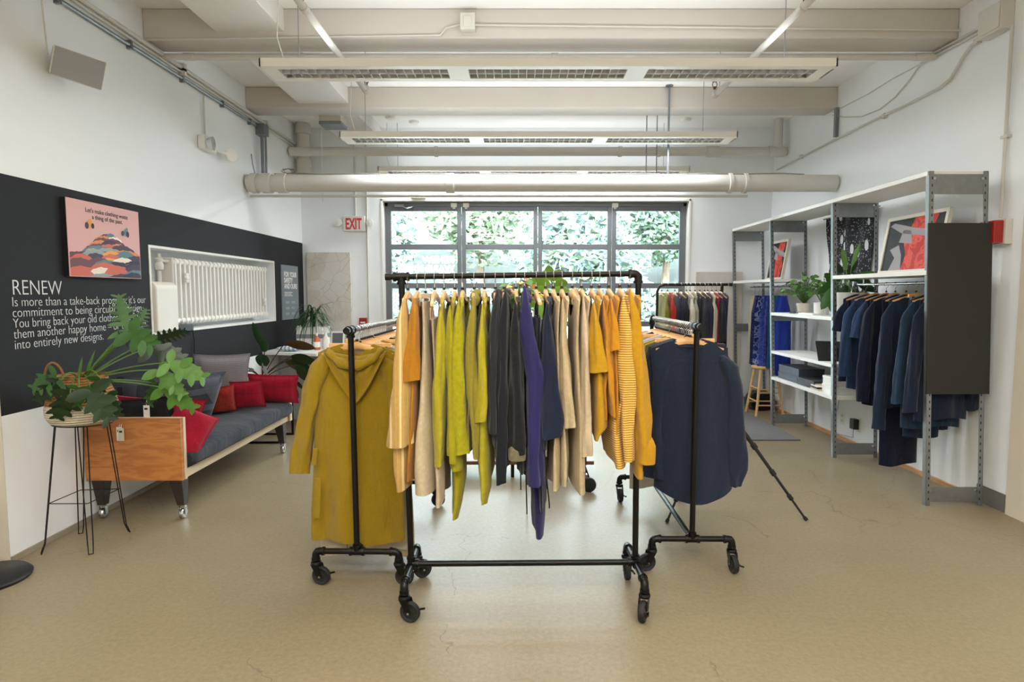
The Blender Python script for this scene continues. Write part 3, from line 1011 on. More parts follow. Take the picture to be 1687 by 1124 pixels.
# signs
sg = thing('safety_sign', 'grey safety sign with white text right of the radiator', 'sign', (XL, 7.65, 1.5))
MB().box(XL, XL + .01, 7.37, 7.93, 1.175, 1.84).build('sign_board', plain('sign_grey', '#7c848a', .5), sg)
text('sign_heading', 'FOR YOUR\nSAFETY\nAND OURS', .085, (XL + .011, 7.45, 1.70), RW, m_paper, sg, .0004, ls=.85, bold=.002)
for i in range(3):
    MB().box(XL + .01, XL + .0112, 7.45, 7.72 - .04 * (i % 2), 1.505 - .02 * i, 1.512 - .02 * i).build('text_line', m_paper, sg)
for r in range(3):
    for c_ in range(2):
        MB().box(XL + .01, XL + .0112, 7.48 + .19 * c_, 7.6 + .19 * c_, 1.37 - .07 * r, 1.40 - .07 * r).build('icon', plain('sign_icon', '#9aa2a8', .5), sg)
sg = thing('notice', 'small white notice on charcoal band under the grey sign', 'sign', (XL, 8.0, .9))
c0, c1 = at(488, 545, x=XL), at(508, 600, x=XL)
MB().box(XL, XL + .008, 7.86, 8.11, .87, 1.08).build('notice_board', m_paper, sg, bevel=.01)
for i in range(4):
    MB().box(XL + .008, XL + .0092, 7.90, 8.06 - .03 * (i % 2), 1.03 - .035 * i, 1.045 - .035 * i).build('text_line', plain('print_grey', '#8a8a8a', .6), sg)

# ------------------------------------------------------------------ back wall, left side
p = at(584, 369, y=YB)
ex = thing('exit_sign', 'white EXIT sign with red letters and two lamp heads', 'exit sign', (p.x, YB, p.z))
MB().box(p.x - .135, p.x + .15, YB - .05, YB, p.z - .10, p.z + .10).build('sign_case', m_trimw, ex, bevel=.008)
text('exit_letters', 'EXIT', .20, (p.x, YB - .052, p.z - .072), (pi / 2, 0, 0), plain('exit_red', '#d0353a', .5, var=0), ex, .001, 'CENTER', sx=.52, bold=.005)
for s in (-1, 1):
    q = Vector((p.x + s * .205 + .01, YB - .06, p.z + .01))
    MB().lathe([(0, .04), (.03, .035), (.048, 0), (.046, -.01), (0, -.014)], q, 'y', 20).build('lamp_head', m_trimw, ex, smooth=True)
    MB().cyl((p.x + s * .13, YB - .03, p.z), (q.x - s * .02, YB - .03, p.z), .01, 8).build('lamp_arm', m_trimw, ex)
for px, lb in ((585, 'left'), (604, 'right')):
    x = at(px, 300, y=YB).x
    zt = p.z + .1 if px == 585 else 0.0
    tag(MB().cyl((x, YB - .012, zt), (x, YB - .012, ZC), .012, 10).build('wall_conduit', m_pipe, smooth=True), 'vertical white conduit on back wall, %s one by the exit sign' % lb, 'conduit', 'back wall conduits')
p = at(599, 530, y=YB)
t = thing('pull_station', 'small red fire pull station low on the back wall', 'fire alarm', (p.x, YB, p.z))
MB().box(p.x - .05, p.x + .05, YB - .04, YB, p.z - .07, p.z + .05).build('alarm_body', m_red, t, bevel=.004)
MB().box(p.x - .03, p.x + .03, YB - .05, YB - .04, p.z - .02, p.z).build('pull_handle', m_paper, t)


def map_mat(name, c1, c2, c3, sc_=3.0):
    m, nt, b = newmat(name)
    v = coords(nt)
    a = N(nt, 'ShaderNodeTexVoronoi', Scale=sc_)
    w = N(nt, 'ShaderNodeTexNoise', Scale=sc_ * .7, Detail=8.0, Distortion=1.0)
    nt.links.new(v, a.inputs['Vector'])
    nt.links.new(v, w.inputs['Vector'])
    r = N(nt, 'ShaderNodeValToRGB')
    r.color_ramp.elements[0].position = .46
    r.color_ramp.elements[1].position = .52
    r.color_ramp.elements[0].color = lin(c1)
    r.color_ramp.elements[1].color = lin(c2)
    nt.links.new(w.outputs[0], r.inputs[0])
    ed = N(nt, 'ShaderNodeTexVoronoi', Scale=sc_ * 2.2, feature='DISTANCE_TO_EDGE')
    nt.links.new(v, ed.inputs['Vector'])
    lt = N(nt, 'ShaderNodeMath', operation='LESS_THAN')
    lt.inputs[1].default_value = .01
    nt.links.new(ed.outputs['Distance'], lt.inputs[0])
    nt.links.new(mix(nt, lt.outputs[0], r.outputs[0], lin(c3)), b.inputs['Base Color'])
    b.inputs['Roughness'].default_value = .8
    return m


a0, a1 = at(505, 416, y=8.12), at(580, 536, y=8.12)
t = thing('map_panel', 'tall pale beige map panel leaning on the back wall by the corner', 'panel', (a0.x + .3, 8.1, 0))
MB().box(a0.x, a1.x, 8.10, 8.14, 0.0, a0.z).build('panel_board', map_mat('map_print', '#c9c2b6', '#d2cdc5', '#b3aa9c'), t, bevel=.003)
a0, a1 = at(1146, 448, y=8.1), at(1219, 600, y=8.1)
t = thing('plywood_panel', 'tall whitewashed wood panel leaning on the back wall at right', 'panel', (a0.x + .3, 8.1, 0))
MB().box(a0.x, a1.x, 8.085, 8.135, 0.0, a0.z).build('panel_board', wood('whitewashed_ply', '#c5bdb3', '#d6d0c8', (6, 6, 1.2), .7), t, bevel=.003)
p = at(1203, 469, y=8.08)
tag(MB().box(p.x - .02, p.x + .02, 8.05, 8.085, p.z - .02, p.z + .02).build('wall_hook', m_black), 'black hook near the top of the whitewashed panel', 'hook')


# ================================================================== sofa
m_oak = None


def grain(name, a_, b__):
    m, nt, b = newmat(name)
    v = coords(nt, (1, 1, 1))
    no = N(nt, 'ShaderNodeTexNoise', Scale=1.0, Detail=3.0, Distortion=0.4)
    mp = nt.nodes.new('ShaderNodeMapping')
    mp.inputs['Scale'].default_value = (3.2, 3.2, 16)
    nt.links.new(v, mp.inputs[0])
    nt.links.new(mp.outputs[0], no.inputs['Vector'])
    mu = N(nt, 'ShaderNodeMath', operation='MULTIPLY')
    mu.inputs[1].default_value = 26.0
    nt.links.new(no.outputs[0], mu.inputs[0])
    sn = N(nt, 'ShaderNodeMath', operation='SINE')
    nt.links.new(mu.outputs[0], sn.inputs[0])
    mr = N(nt, 'ShaderNodeMapRange')
    mr.inputs[1].default_value = -1
    nt.links.new(sn.outputs[0], mr.inputs[0])
    nt.links.new(mix(nt, mr.outputs[0], lin(a_), lin(b__)), b.inputs['Base Color'])
    b.inputs['Roughness'].default_value = .4
    b.inputs['Coat Weight'].default_value = .2
    return m


m_oak = grain('orange_oak_veneer', '#a8652b', '#bd7b3b')
m_ply = plain('pale_plywood_edge', '#dcc9a8', .6, var=.06, scale=60)
m_dark = plain('dark_stained_leg', '#2b231f', .45, var=.1)
SY0, SY1, SX0, SX1 = 3.93, 5.86, -2.82, -2.19
sf = thing('wooden_sofa', 'low sofa with orange wood end panels and dark legs on casters', 'sofa', (-2.5, 4.9, 0))
MB().box(SX0, SX1, SY0, SY0 + .03, .275, .685).build('arm_panel', [m_oak], sf)
MB().box(SX0, SX1 + .004, SY0 + .03, SY0 + .055, .275, .687).build('arm_panel_core', m_ply, sf)
MB().box(SX0, SX1, SY1 - .05, SY1, .275, .62).build('arm_panel', [m_oak], sf)
MB().box(SX1 - .0, SX1 + .012, SY1 - .05, SY1, .275, .62).build('arm_panel_core', m_ply, sf)
MB().box(SX0, SX1 - .01, SY0 + .055, SY1 - .05, .275, .335).build('seat_platform', m_ply, sf, bevel=.003)
MB().box(SX0, SX0 + .04, SY0 + .055, SY1 - .05, .335, .83).build('back_panel', plain('dark_back_cloth', '#26272b', .9), sf, bevel=.003)


def sofa_caster(p):
    w = MB().lathe([(.0, -.016), (.03, -.014), (.036, -.006), (.036, .006), (.03, .014), (0, .016)], p + Vector((0, 0, .036)), 'x', 20)
    w.box(p.x - .022, p.x - .018, p.y - .012, p.y + .012, p.z + .03, p.z + .085)
    w.box(p.x + .018, p.x + .022, p.y - .012, p.y + .012, p.z + .03, p.z + .085)
    w.cyl(p + Vector((0, 0, .075)), p + Vector((0, 0, .10)), .018, 12)
    for k in range(12):
        a = 2 * pi * k / 12
        w.cyl(p + Vector((.017, .026 * cos(a), .036 + .026 * sin(a))), p + Vector((.019, .026 * cos(a), .036 + .026 * sin(a))), .004, 6)
    return w


for x, y, s in ((SX0 + .06, SY0 + .06, 1), (SX1 - .06, SY0 + .06, 1), (SX0 + .06, SY1 - .07, -1), (SX1 - .03, SY1 - .2, -1)):
    lg = MB()
    dx = .02 if x > -2.5 else -.0
    rings = []
    for z, h, ox in ((.276, .043, 0), (.095, .024, dx)):
        rings.append([Vector((x + ox + a * h, y + b_ * h, z)) for a, b_ in ((-1, -1), (1, -1), (1, 1), (-1, 1))])
    l = lg.loft(rings).build('leg', m_dark, sf, bevel=.003)
    sofa_caster(Vector((x + dx, y, 0))).build('caster', m_chrome, l, smooth=30)
# mattress : slumped thick pad
mt_denim = cloth('denim_charcoal', '#2d323d', wr=.5, weave=700)
mt_plaid = cloth('dark_plaid', '#2f3440', stripes=[(1, 9, '#454b57', .35), (2, 9, '#464c58', .3)], wr=.4)


def blob_pad(x0, x1, y0, y1, z0, z1, e=5, seed=0, amp=.01, nx=26, ny=60, sag=.0):
    mb = MB()
    rings = []
    for j in range(ny + 1):
        v = j / ny
        y = y0 + (y1 - y0) * v
        s = (1 - abs(2 * v - 1) ** (e * 4)) ** (1 / (e * 1.0)) if 0 < j < ny else .55
        ring = []
        for i in range(nx):
            a = 2 * pi * i / nx
            ca, sa = cos(a), sin(a)
            px = math.copysign(abs(ca) ** (2 / e), ca)
            pz = math.copysign(abs(sa) ** (2 / e), sa)
            x = (x0 + x1) / 2 + (x1 - x0) / 2 * px * (.9 + .1 * s)
            z = (z0 + z1) / 2 + (z1 - z0) / 2 * pz * s
            nn = noise.noise(Vector((x * 5, y * 4, z * 5 + seed)))
            k = 1 if z > z0 + .02 else 0
            x += amp * nn * (1 if ca > 0 else 0) * k * 1.5
            z += amp * noise.noise(Vector((x * 6, y * 5, seed + 9))) * k - sag * sin(pi * v) * k
            ring.append(Vector((x, y, z)))
        rings.append(ring)
    return mb.loft(rings)


mt = blob_pad(-2.80, -2.13, SY0 + .058, SY1 - .055, .337, .475, 4.5, 2, .016).build('mattress', mt_denim, None, smooth=60)
mt['category'] = 'mattress'
mt['label'] = 'charcoal denim mattress pad lying on the wooden sofa'


# ------------------------------------------------------------------ cushions
def cushion(name, label, mat, c, w, h, th, rz=0, lean=0, roll=0, seed=0, n=16):
    """c = centre; face normal local +y turned by rz, leaning back by lean"""
    mb = MB()
    M = Matrix.Translation(Vector(c)) @ Matrix.Rotation(radians(rz), 4, 'Z') @ Matrix.Rotation(radians(lean), 4, 'X') @ Matrix.Rotation(radians(roll), 4, 'Y')
    for s in (-1, 1):
        b0 = len(mb.v)
        for j in range(n + 1):
            for i in range(n + 1):
                u, v = 2 * i / n - 1, 2 * j / n - 1
                pin = 1 - .10 * (1 - abs(u) ** 2) * abs(v) ** 6 * 0 
                eu = u * (1 - .07 * (1 - v * v))
                ev = v * (1 - .07 * (1 - u * u))
                d = max(0, (1 - u ** 4) * (1 - v ** 4)) ** .55
                d = d * (1 + .14 * noise.noise(Vector((u * 1.6 + seed, v * 1.6, s))))
                mb.v.append(M @ Vector((eu * w / 2, s * th / 2 * d, ev * h / 2)))
        for j in range(n):
            for i in range(n):
                a = b0 + j * (n + 1) + i
                mb.f.append((a, a + 1, a + n + 2, a + n + 1) if s > 0 else (a, a + n + 1, a + n + 2, a + 1))
                mb.m.append(0)
    o = mb.build(name, mat, None, smooth=60)
    md = o.modifiers.new('weld', 'WELD')
    md.merge_threshold = .0015
    return tag(o, label, 'cushion', 'cushions on the sofa')


c_red = cloth('crimson_wool', '#a30f2b', stripes=[(0, 8, '#7e0d26', .12), (2, 8, '#7e0d26', .12)], wr=.35)
c_red2 = cloth('crimson_plain', '#a8102e', wr=.35)
c_orange = cloth('red_orange_print', '#b5392e', var=.35, wr=.3)
c_grey = cloth('grey_silk_stripe', '#9a9698', stripes=[(2, 60, '#77747a', .5)], wr=.25)
c_plaid = cloth('charcoal_plaid', '#3b404a', stripes=[(0, 7, '#555a66', .4), (2, 7, '#565c68', .35)], wr=.35)
c_black = cloth('black_wool', '#222226', wr=.3)
cushion('cushion', 'large charcoal plaid cushion leaning on the sofa back', c_plaid, (-2.56, 4.72, .68), .52, .46, .17, 62, 22, 6, 1)
cushion('cushion', 'grey striped silky cushion behind the small red ones', c_grey, (-2.60, 5.36, .76), .45, .45, .15, 30, 16, 2, 2)
cushion('cushion', 'small orange-red printed cushion between grey and plaid cushions', c_orange, (-2.52, 5.15, .60), .24, .25, .11, 28, 15, -4, 3)
cushion('cushion', 'small square crimson checked cushion in front of the grey one', c_red, (-2.36, 5.32, .615), .28, .26, .12, 12, 10, -3, 4)
cushion('cushion', 'large crimson cushion leaning on the far end panel', c_red, (-2.28, 5.68, .61), .46, .28, .14, 8, 8, 3, 5)
cushion('cushion', 'crimson cushion drooping over mattress behind the near end panel', c_red2, (-2.25, 4.10, .56), .30, .36, .15, 40, -28, 34, 6)
cushion('cushion', 'crimson cushion at the wall end behind the basket', c_red2, (-2.66, 4.08, .68), .30, .30, .13, 10, 18, 10, 7)
cb_ = cushion('cushion', 'black wool cushion with white tag behind near end panel', c_black, (-2.48, 4.07, .67), .36, .28, .14, 8, 12, -4, 8)
cushion('cushion', 'dim crimson cushion tucked between black and plaid cushions', c_red2, (-2.42, 4.30, .63), .34, .30, .13, 30, 18, 12, 9)


def swing_tag(name, label, p, w=.04, h=.085, rot=0, mat=m_paper):
    M = Matrix.Translation(Vector(p)) @ Matrix.Rotation(radians(rot), 4, 'Z')
    t = thing(name, label, 'tag', p)
    MB().box(-w / 2, w / 2, -.001, .001, -h, 0, 0, M).build('card', mat, t)
    MB().box(-w / 3, w / 5, -.0016, -.001, -h * .35, -h * .2, 0, M).build('print_mark', m_black, t)
    MB().tube([M @ Vector((0, 0, -.006)), M @ Vector((.004, .01, .035)), M @ Vector((-.004, .015, .04)), M @ Vector((0, 0, -.006))], .0012, 5).build('string', m_paper, t)
    return t


cushion('cushion', 'big black plaid cushion against the wall behind the near end', cloth('black_plaid', '#26282f', stripes=[(0, 7, '#3a3d47', .4), (2, 7, '#3b3e48', .35)], wr=.35), (-2.69, 4.40, .69), .52, .46, .15, 70, 10, 3, 10)
pp = at(241, 668, y=3.97)
swing_tag('price_tag', 'white price tag on the black wool cushion', pp, .04, .085)
pp = at(196, 704, y=3.925)
swing_tag('price_tag', 'white price tag hanging on the sofa end panel', pp, .035, .09)
swing_tag('price_tag', 'cream price tag half hidden behind the one on sofa panel', pp + Vector((.014, -.003, -.006)), .035, .085, 6, plain('cream_card', '#ddd3bd', .7))


# ================================================================== plants
def blade(mb, base, tip, w, droop=.0, n=8, fold=.25, mi=0, side=None):
    """one smooth leaf blade from base to tip"""
    base, tip = Vector(base), Vector(tip)
    d = tip - base
    L = d.length
    s = side if side is not None else d.cross(Vector((0, 0, 1)))
    s = s.normalized() if s.length > 1e-5 else Vector((1, 0, 0))
    up = s.cross(d.normalized())
    b0 = len(mb.v)
    for i in range(n + 1):
        t = i / n
        c = base + d * t + Vector((0, 0, -droop * t * t))
        ww = w * (sin(pi * min(1, t * .92 + .06)) ** .75)
        if i == n:
            ww = w * .02
        mb.v += [c - s * ww + up * ww * fold, c.copy(), c + s * ww + up * ww * fold]
    for i in range(n):
        a = b0 + i * 3
        mb.f += [(a, a + 1, a + 4, a + 3), (a + 1, a + 2, a + 5, a + 4)]
        mb.m += [mi, mi]


def split_leaf(mb, base, tip, w, rnd, lobes=6, mi=0, side=None, fat=.17):
    """deeply cut philodendron leaf: finger lobes on both sides of a midrib"""
    base, tip = Vector(base), Vector(tip)
    d = tip - base
    s = side if side is not None else d.cross(Vector((0, 0, 1)))
    s = s.normalized()
    up = s.cross(d.normalized())
    blade(mb, base, tip, w * .30 * fat / .17, .0, 8, .1, mi, s)
    for sd in (-1, 1):
        for k in range(lobes):
            t = .02 + .86 * k / (lobes - 1)
            c = base + d * t
            L = w * (1.0 - .55 * t) * rnd.uniform(.85, 1.1)
            ang = .15 + .55 * t - (.45 if k == 0 else 0)
            dr = s * sd * cos(ang) + d.normalized() * sin(ang) - up * rnd.uniform(-.1, .25)
            blade(mb, c, c + dr * L, L * fat, L * .12, 6, .12, mi, d.normalized() * cos(ang) - s * sd * sin(ang))


# wire stand with the basket
ws = thing('wire_plant_stand', 'tall black wire stand with four hairpin legs under the basket', 'plant stand', (-2.56, 3.58, 0))
SC_ = Vector((-2.565, 3.575, 0))
ztop = .735
rg = MB()
rg.tube([(SC_.x + .165 * cos(2 * pi * k / 28), SC_.y + .12 * sin(2 * pi * k / 28), ztop) for k in range(29)], .004, 8)
rg.tube([(SC_.x - .16, SC_.y, ztop), (SC_.x + .16, SC_.y, ztop)], .003, 6)
rg.build('top_ring', m_blackmetal, ws, smooth=True)
feet = [Z_ for Z_ in (at(68, 914, z=0), at(150, 914, z=0), at(213, 877, z=0), at(133, 880, z=0))]
low = []
for k, f in enumerate(feet):
    d = Vector((f.x - SC_.x, f.y - SC_.y, 0))
    side = Vector((-d.y, d.x, 0)).normalized() * .022
    tpt = Vector((SC_.x + (d.x * .55), SC_.y + (d.y * .62), ztop))
    dn = d.normalized()
    kink = Vector((f.x, f.y, .06)) - dn * .02
    lg = MB()
    lg.tube([tpt - side, kink - side * .6, f - side * .5 + Vector((0, 0, .004)), f + side * .5 + Vector((0, 0, .004)), kink + side * .6, tpt + side], .0035, 8)
    lg.build('leg', m_blackmetal, ws, smooth=True)
    low.append(tpt.lerp(kink, .66))
MB().tube(low + [low[0]], .0028, 6).build('brace_ring', m_blackmetal, ws, smooth=True)


def basket_mat(name, c, c2):
    m, nt, b = newmat(name)
    v = coords(nt, (1, 1, 1))
    w = N(nt, 'ShaderNodeTexWave', Scale=22.0, Distortion=1.5, Detail=2.0)
    w.bands_direction = 'Z'
    w.inputs['Detail Scale'].default_value = 6.0
    nt.links.new(v, w.inputs['Vector'])
    nt.links.new(mix(nt, w.outputs[0], lin(c2), lin(c)), b.inputs['Base Color'])
    b.inputs['Roughness'].default_value = .85
    bump(nt, b, w.outputs[0], .7, .01)
    return m


bk = thing('basket', 'round woven basket, tan above and cream below, on wire stand', 'basket', (SC_.x, SC_.y, ztop))
bc = (SC_.x, SC_.y, ztop + .004)
prof1 = [(.001, .0), (.125, 0), (.160, .012), (.180, .045), (.184, .09), (.180, .118)]
prof2 = [(.180, .118), (.170, .165), (.152, .21), (.138, .25), (.136, .285), (.128, .285), (.130, .25)]
MB().lathe(prof1, bc, 'z', 36).build('lower_weave', basket_mat('cream_rope', '#e2d9c6', '#c9bda4'), bk, smooth=True)
MB().lathe(prof2, bc, 'z', 36).build('upper_weave', basket_mat('tan_rope', '#b9834c', '#8d5f34'), bk, smooth=True)
hm = plain('handle_rope', '#a06c3d', .8, var=.3, scale=60, bm=.4)
MB().tube([(SC_.x - .175 + .055 * (1 - cos(a)) * 1.1, SC_.y - .05 - .02 * sin(a), ztop + .20 + .14 * sin(a) + .05 * a / pi) for a in [pi * k / 12 for k in range(13)]], .007, 8).build('handle', hm, bk, smooth=True)
MB().tube([(SC_.x + .09 + .06 * (1 - cos(a)) - .0, SC_.y - .06 - .03 * sin(a), ztop + .25 + .035 * sin(a)) for a in [pi * k / 12 for k in range(13)]], .008, 8).build('handle', hm, bk, smooth=True)
MB().lathe([(.001, .0), (.134, .0)], (SC_.x, SC_.y, ztop + .225), 'z', 24).build('soil', m_soil, bk)

ph_ = thing('split_leaf_philodendron', 'large split-leaf plant growing out of the woven basket', 'plant', (SC_.x, SC_.y, ztop + .23))
rnd = random.Random(11)
crown = Vector((SC_.x + .0, SC_.y, ztop + .24))
phl = [  # px of leaf base, px of tip, Y, width, colour
    (210, 545, 196, 488, 3.62, .15, 0), (215, 548, 248, 568, 3.5, .17, 0), (208, 560, 190, 548, 3.55, .08, 0),
    (250, 572, 300, 590, 3.85, .16, 1), (278, 598, 335, 622, 3.62, .16, 2), (262, 610, 300, 650, 3.62, .14, 2),
    (270, 640, 318, 672, 3.7, .15, 2), (258, 632, 246, 665, 3.75, .10, 0), (220, 545, 240, 510, 3.7, .10, 0),
    (92, 622, 55, 640, 3.30, .13, 0), (98, 632, 62, 660, 3.32, .12, 1), (115, 650, 95, 688, 3.30, .15, 1),
    (150, 645, 180, 690, 3.30, .17, 1), (130, 640, 128, 668, 3.28, .10, 0), (165, 625, 150, 660, 3.36, .10, 0), (255, 560, 305, 545, 4.0, .12, 1),
    (175, 655, 195, 684, 3.38, .10, 1)]
for (bx, by, tx, ty, Y, w, mi) in phl:
    b_, t_ = at(bx, by, y=Y), at(tx, ty, y=Y + .05)
    st = MB()
    midp = crown.lerp(b_, .5) + Vector((0, 0, .10 * (b_ - crown).length + (.09 if ty > 640 and bx < 200 else 0)))
    pts = []
    for k in range(9):
        u = k / 8
        pts.append(crown * (1 - u) ** 2 + midp * 2 * u * (1 - u) + b_ * u * u)
    st.tube(pts, [.0065 - .003 * k / 8 for k in range(9)], 7)
    st.build('stem', m_stem, ph_, smooth=True)
    lf = MB()
    view = (b_ - Vector((0, 0, 1.7))).normalized()
    dd = (t_ - b_)
    sd = dd.cross(view + Vector((rnd.uniform(-.4, .4), 0, rnd.uniform(-.2, .6)))).normalized()
    split_leaf(lf, b_, t_ + dd * .08, w * .68, rnd, 7 if ty < 560 else 4, 0, sd, .15 if ty < 560 else .27)
    lf.build('leaf', (m_leaf, m_leafd, m_leafl)[mi], ph_, smooth=True)
for k in range(4):
    a = crown + Vector((rnd.uniform(-.05, .05), rnd.uniform(-.05, .05), 0))
    l_ = MB()
    blade(l_, a, a + Vector((rnd.uniform(-.03, .08), 0, .10 + .03 * k)), .014, 0, 6, .3)
    l_.build('sheath', m_leafl, ph_, smooth=True)

# black round base at the left edge
bs = thing('stanchion', 'black round floor base at the left edge of the picture', 'stand', (-2.775, 3.10, 0))
c = at(-28, 938, z=0.0)
c.x, c.y = -2.775, 3.10
MB().lathe([(.19, 0), (.195, .015), (.18, .03), (.03, .045), (.02, .06), (0, .06)], (c.x, c.y, 0), 'z', 36).build('base', m_black, bs, smooth=True)
MB().cyl((c.x, c.y, .05), (c.x, c.y, 1.0), .018, 14).build('pole', m_black, bs, smooth=True)

# ------------------------------------------------------------------ desk corner
m_desk = plain('white_laminate', '#e9e9e8', .35, var=.01)
dk = thing('white_desk', 'white corner desk under the potted dracaena', 'desk', (-2.4, 7.3, 0))
MB().prism([(-2.815, 6.72), (-2.15, 6.52), (-2.10, 6.56), (-2.10, 7.95), (-2.815, 7.95)], 'z', .825, .855).build('desk_top', m_desk, dk, bevel=.003)
MB().box(-2.165, -2.145, 6.75, 7.90, 0, .825).build('side_panel', m_desk, dk)
MB().box(-2.80, -2.165, 7.2, 7.22, 0.0, .825).build('front_panel', plain('grey_laminate', '#a9abad', .5), dk)
MB().cyl((-2.24, 6.62, 0), (-2.24, 6.62, .825), .014, 12).build('leg', m_galv, dk, smooth=True)
tk = thing('side_table', 'small white-topped side table with black metal frame beside the sofa', 'table', (-2.55, 6.2, 0))
MB().box(-2.78, -2.37, 6.03, 6.42, .40, .42).build('table_top', m_desk, tk, bevel=.003)
for x in (-2.77, -2.38):
    for y in (6.04, 6.41):
        MB().box(x - .01, x + .01, y - .01, y + .01, 0, .40).build('leg', m_blackmetal, tk)
for y in (6.04, 6.41):
    MB().box(-2.76, -2.39, y - .01, y + .01, 0, .02).build('floor_bar', m_blackmetal, tk)
# dark philodendron in a cream box pot
pt2 = thing('planter', 'cream square planter behind the red cushions', 'planter', (-2.60, 6.2, .42))
rings = [[Vector((-2.60 + a * h, 6.2 + b_ * h, z)) for a, b_ in ((-1, -1), (1, -1), (1, 1), (-1, 1))] for z, h in ((.421, .12), (.64, .15), (.64, .135), (.6, .13))]
MB().loft(rings).build('pot', plain('cream_pot', '#d9c9ab', .6), pt2, bevel=.006)
MB().box(-2.72, -2.48, 6.08, 6.32, .595, .61).build('soil', m_soil, pt2)
dp = thing('dark_philodendron', 'dark glossy broad-leaved plant behind the sofa end', 'plant', (-2.60, 6.2, .6))
cr = Vector((-2.60, 6.2, .62))
for i, (bx, by, tx, ty, Y, w, mi) in enumerate([(432, 572, 416, 531, 6.1, .035, 0), (436, 580, 434, 560, 6.0, .04, 0), (470, 566, 520, 574, 5.9, .045, 2), (436, 585, 428, 603, 6.0, .06, 0), (440, 588, 432, 606, 5.95, .035, 0),
                                                (480, 588, 522, 598, 5.9, .05, 0), (480, 592, 516, 622, 6.0, .06, 0), (488, 602, 506, 628, 5.9, .045, 0), (470, 622, 492, 656, 5.8, .035, 1), (486, 628, 500, 642, 5.85, .02, 0),
                                                (406, 612, 388, 618, 6.0, .045, 0), (400, 604, 380, 600, 6.0, .03, 1), (404, 606, 404, 592, 6.0, .02, 3), (440, 620, 432, 598, 5.95, .018, 3), (470, 595, 505, 610, 6.1, .05, 1), (410, 612, 418, 608, 5.9, .02, 3)]):
    b_, t_ = at(bx, by, y=Y), at(tx, ty, y=Y)
    st = MB()
    mid = cr.lerp(b_, .5) + Vector((0, 0, .06))
    st.tube([cr * (1 - u) ** 2 + mid * 2 * u * (1 - u) + b_ * u * u for u in [k / 7 for k in range(8)]], .0045, 6)
    st.build('stem', m_stemr, dp, smooth=True)
    lf = MB()
    dd = t_ - b_
    blade(lf, b_, t_, w * 1.15, .0, 10, .2, 0, dd.cross(Vector((rnd.uniform(-.3, .3), 1, .5))).normalized())
    lf.build('leaf', (m_leafd, plain('leaf_olive', '#3c4a26', .35), plain('leaf_bronze', '#4a3d25', .3), plain('leaf_silver', '#8e979c', .35))[mi], dp, smooth=True)
# dracaena in the white planter
pc = at(517, 560, y=7.3)
pl = thing('planter', 'white square planter with grey band on the desk', 'planter', (pc.x, 7.3, .855))
hw = .155
MB().box(pc.x - hw, pc.x + hw, 7.15, 7.45, .856, 1.10).build('pot', m_pot, pl, bevel=.006)
MB().box(pc.x - hw - .002, pc.x + hw + .002, 7.148, 7.452, .97, 1.02).build('band', plain('grey_band', '#8b8c8d', .5), pl)
dr = thing('dracaena', 'bushy plant with thin arching leaves in the white planter', 'plant', (pc.x, 7.3, 1.10))
MB().cyl((pc.x, 7.3, 1.09), (pc.x + .01, 7.3, 1.25), .018, 10).build('stem', m_soil, dr, smooth=True)
for k in range(95):
    a = rnd.uniform(0, 2 * pi)
    el = rnd.uniform(.1, 1.0)
    R = rnd.uniform(.18, .34)
    base = Vector((pc.x + rnd.uniform(-.02, .02), 7.3 + rnd.uniform(-.02, .02), 1.2 + rnd.uniform(-.05, .08)))
    h = rnd.uniform(.05, .32) * el
    mb = MB()
    pts, n = [], 7
    fall = rnd.uniform(.12, .42)
    sd = Vector((-sin(a), cos(a), 0))
    b0 = 0
    for i in range(n + 1):
        t = i / n
        c = base + Vector((cos(a), sin(a), 0)) * R * t ** .85 + Vector((0, 0, h * 2.4 * t - (h * 1.2 + fall) * t * t * 1.15))
        c.y = min(c.y, 8.08)
        c.x = max(c.x, XL + .01)
        w = .0065 * (1 - t ** 3) + .0008
        mb.v += [c - sd * w, c + sd * w]
    for i in range(n):
        q = i * 2
        mb.f.append((q, q + 1, q + 3, q + 2))
        mb.m.append(0)
    mb.build('leaf', m_leaf if k % 3 else m_leafd, dr, smooth=True)
# desk clutter
zt = .857
q = at(525, 566, y=6.95)
t = thing('pump_bottle', 'orange bottle with white pump label on the desk', 'bottle', (q.x, 6.95, zt))
MB().lathe([(.001, 0), (.034, 0), (.036, .01), (.036, .12), (.015, .145), (.014, .16)], (q.x - .02, 6.95, zt), 'z', 20).build('bottle_body', plain('orange_plastic', '#c8653f', .3), t, smooth=True)
MB().lathe([(.0365, .03), (.0368, .09)], (q.x - .02, 6.95, zt), 'z', 20).build('bottle_label', m_paper, t)
MB().lathe([(.012, .16), (.012, .19), (0, .19)], (q.x - .02, 6.95, zt), 'z', 14).build('pump', m_trimw, t, smooth=True)
q = at(536, 560, y=7.0)
t = thing('spray_bottle', 'white spray bottle right of the orange one', 'bottle', (q.x, 7.0, zt))
MB().lathe([(.001, 0), (.04, 0), (.042, .02), (.04, .11), (.014, .16), (.013, .19)], (q.x + .0, 7.02, zt), 'z', 20).build('bottle_body', m_trimw, t, smooth=True)
MB().box(q.x - .035, q.x + .015, 7.01, 7.03, zt + .19, zt + .22).build('trigger_head', m_trimw, t, bevel=.004)
t = thing('tissue_bag', 'crumpled clear blue and white bag at the front desk edge', 'bag', at(478, 576, y=6.72))
q = at(478, 576, y=6.78)
bgm = MB()
rings = []
for i in range(9):
    v = i / 8
    rings.append([Vector((q.x - .14 + .30 * v, q.y + .07 * cos(a) * sin(pi * (.1 + .8 * v)), zt + .032 + (.03 * sin(a)) * sin(pi * (.12 + .78 * v)) * (1 + .3 * noise.noise(Vector((v * 9, a * 2, 1)))))) for a in [2 * pi * k / 14 for k in range(14)]])
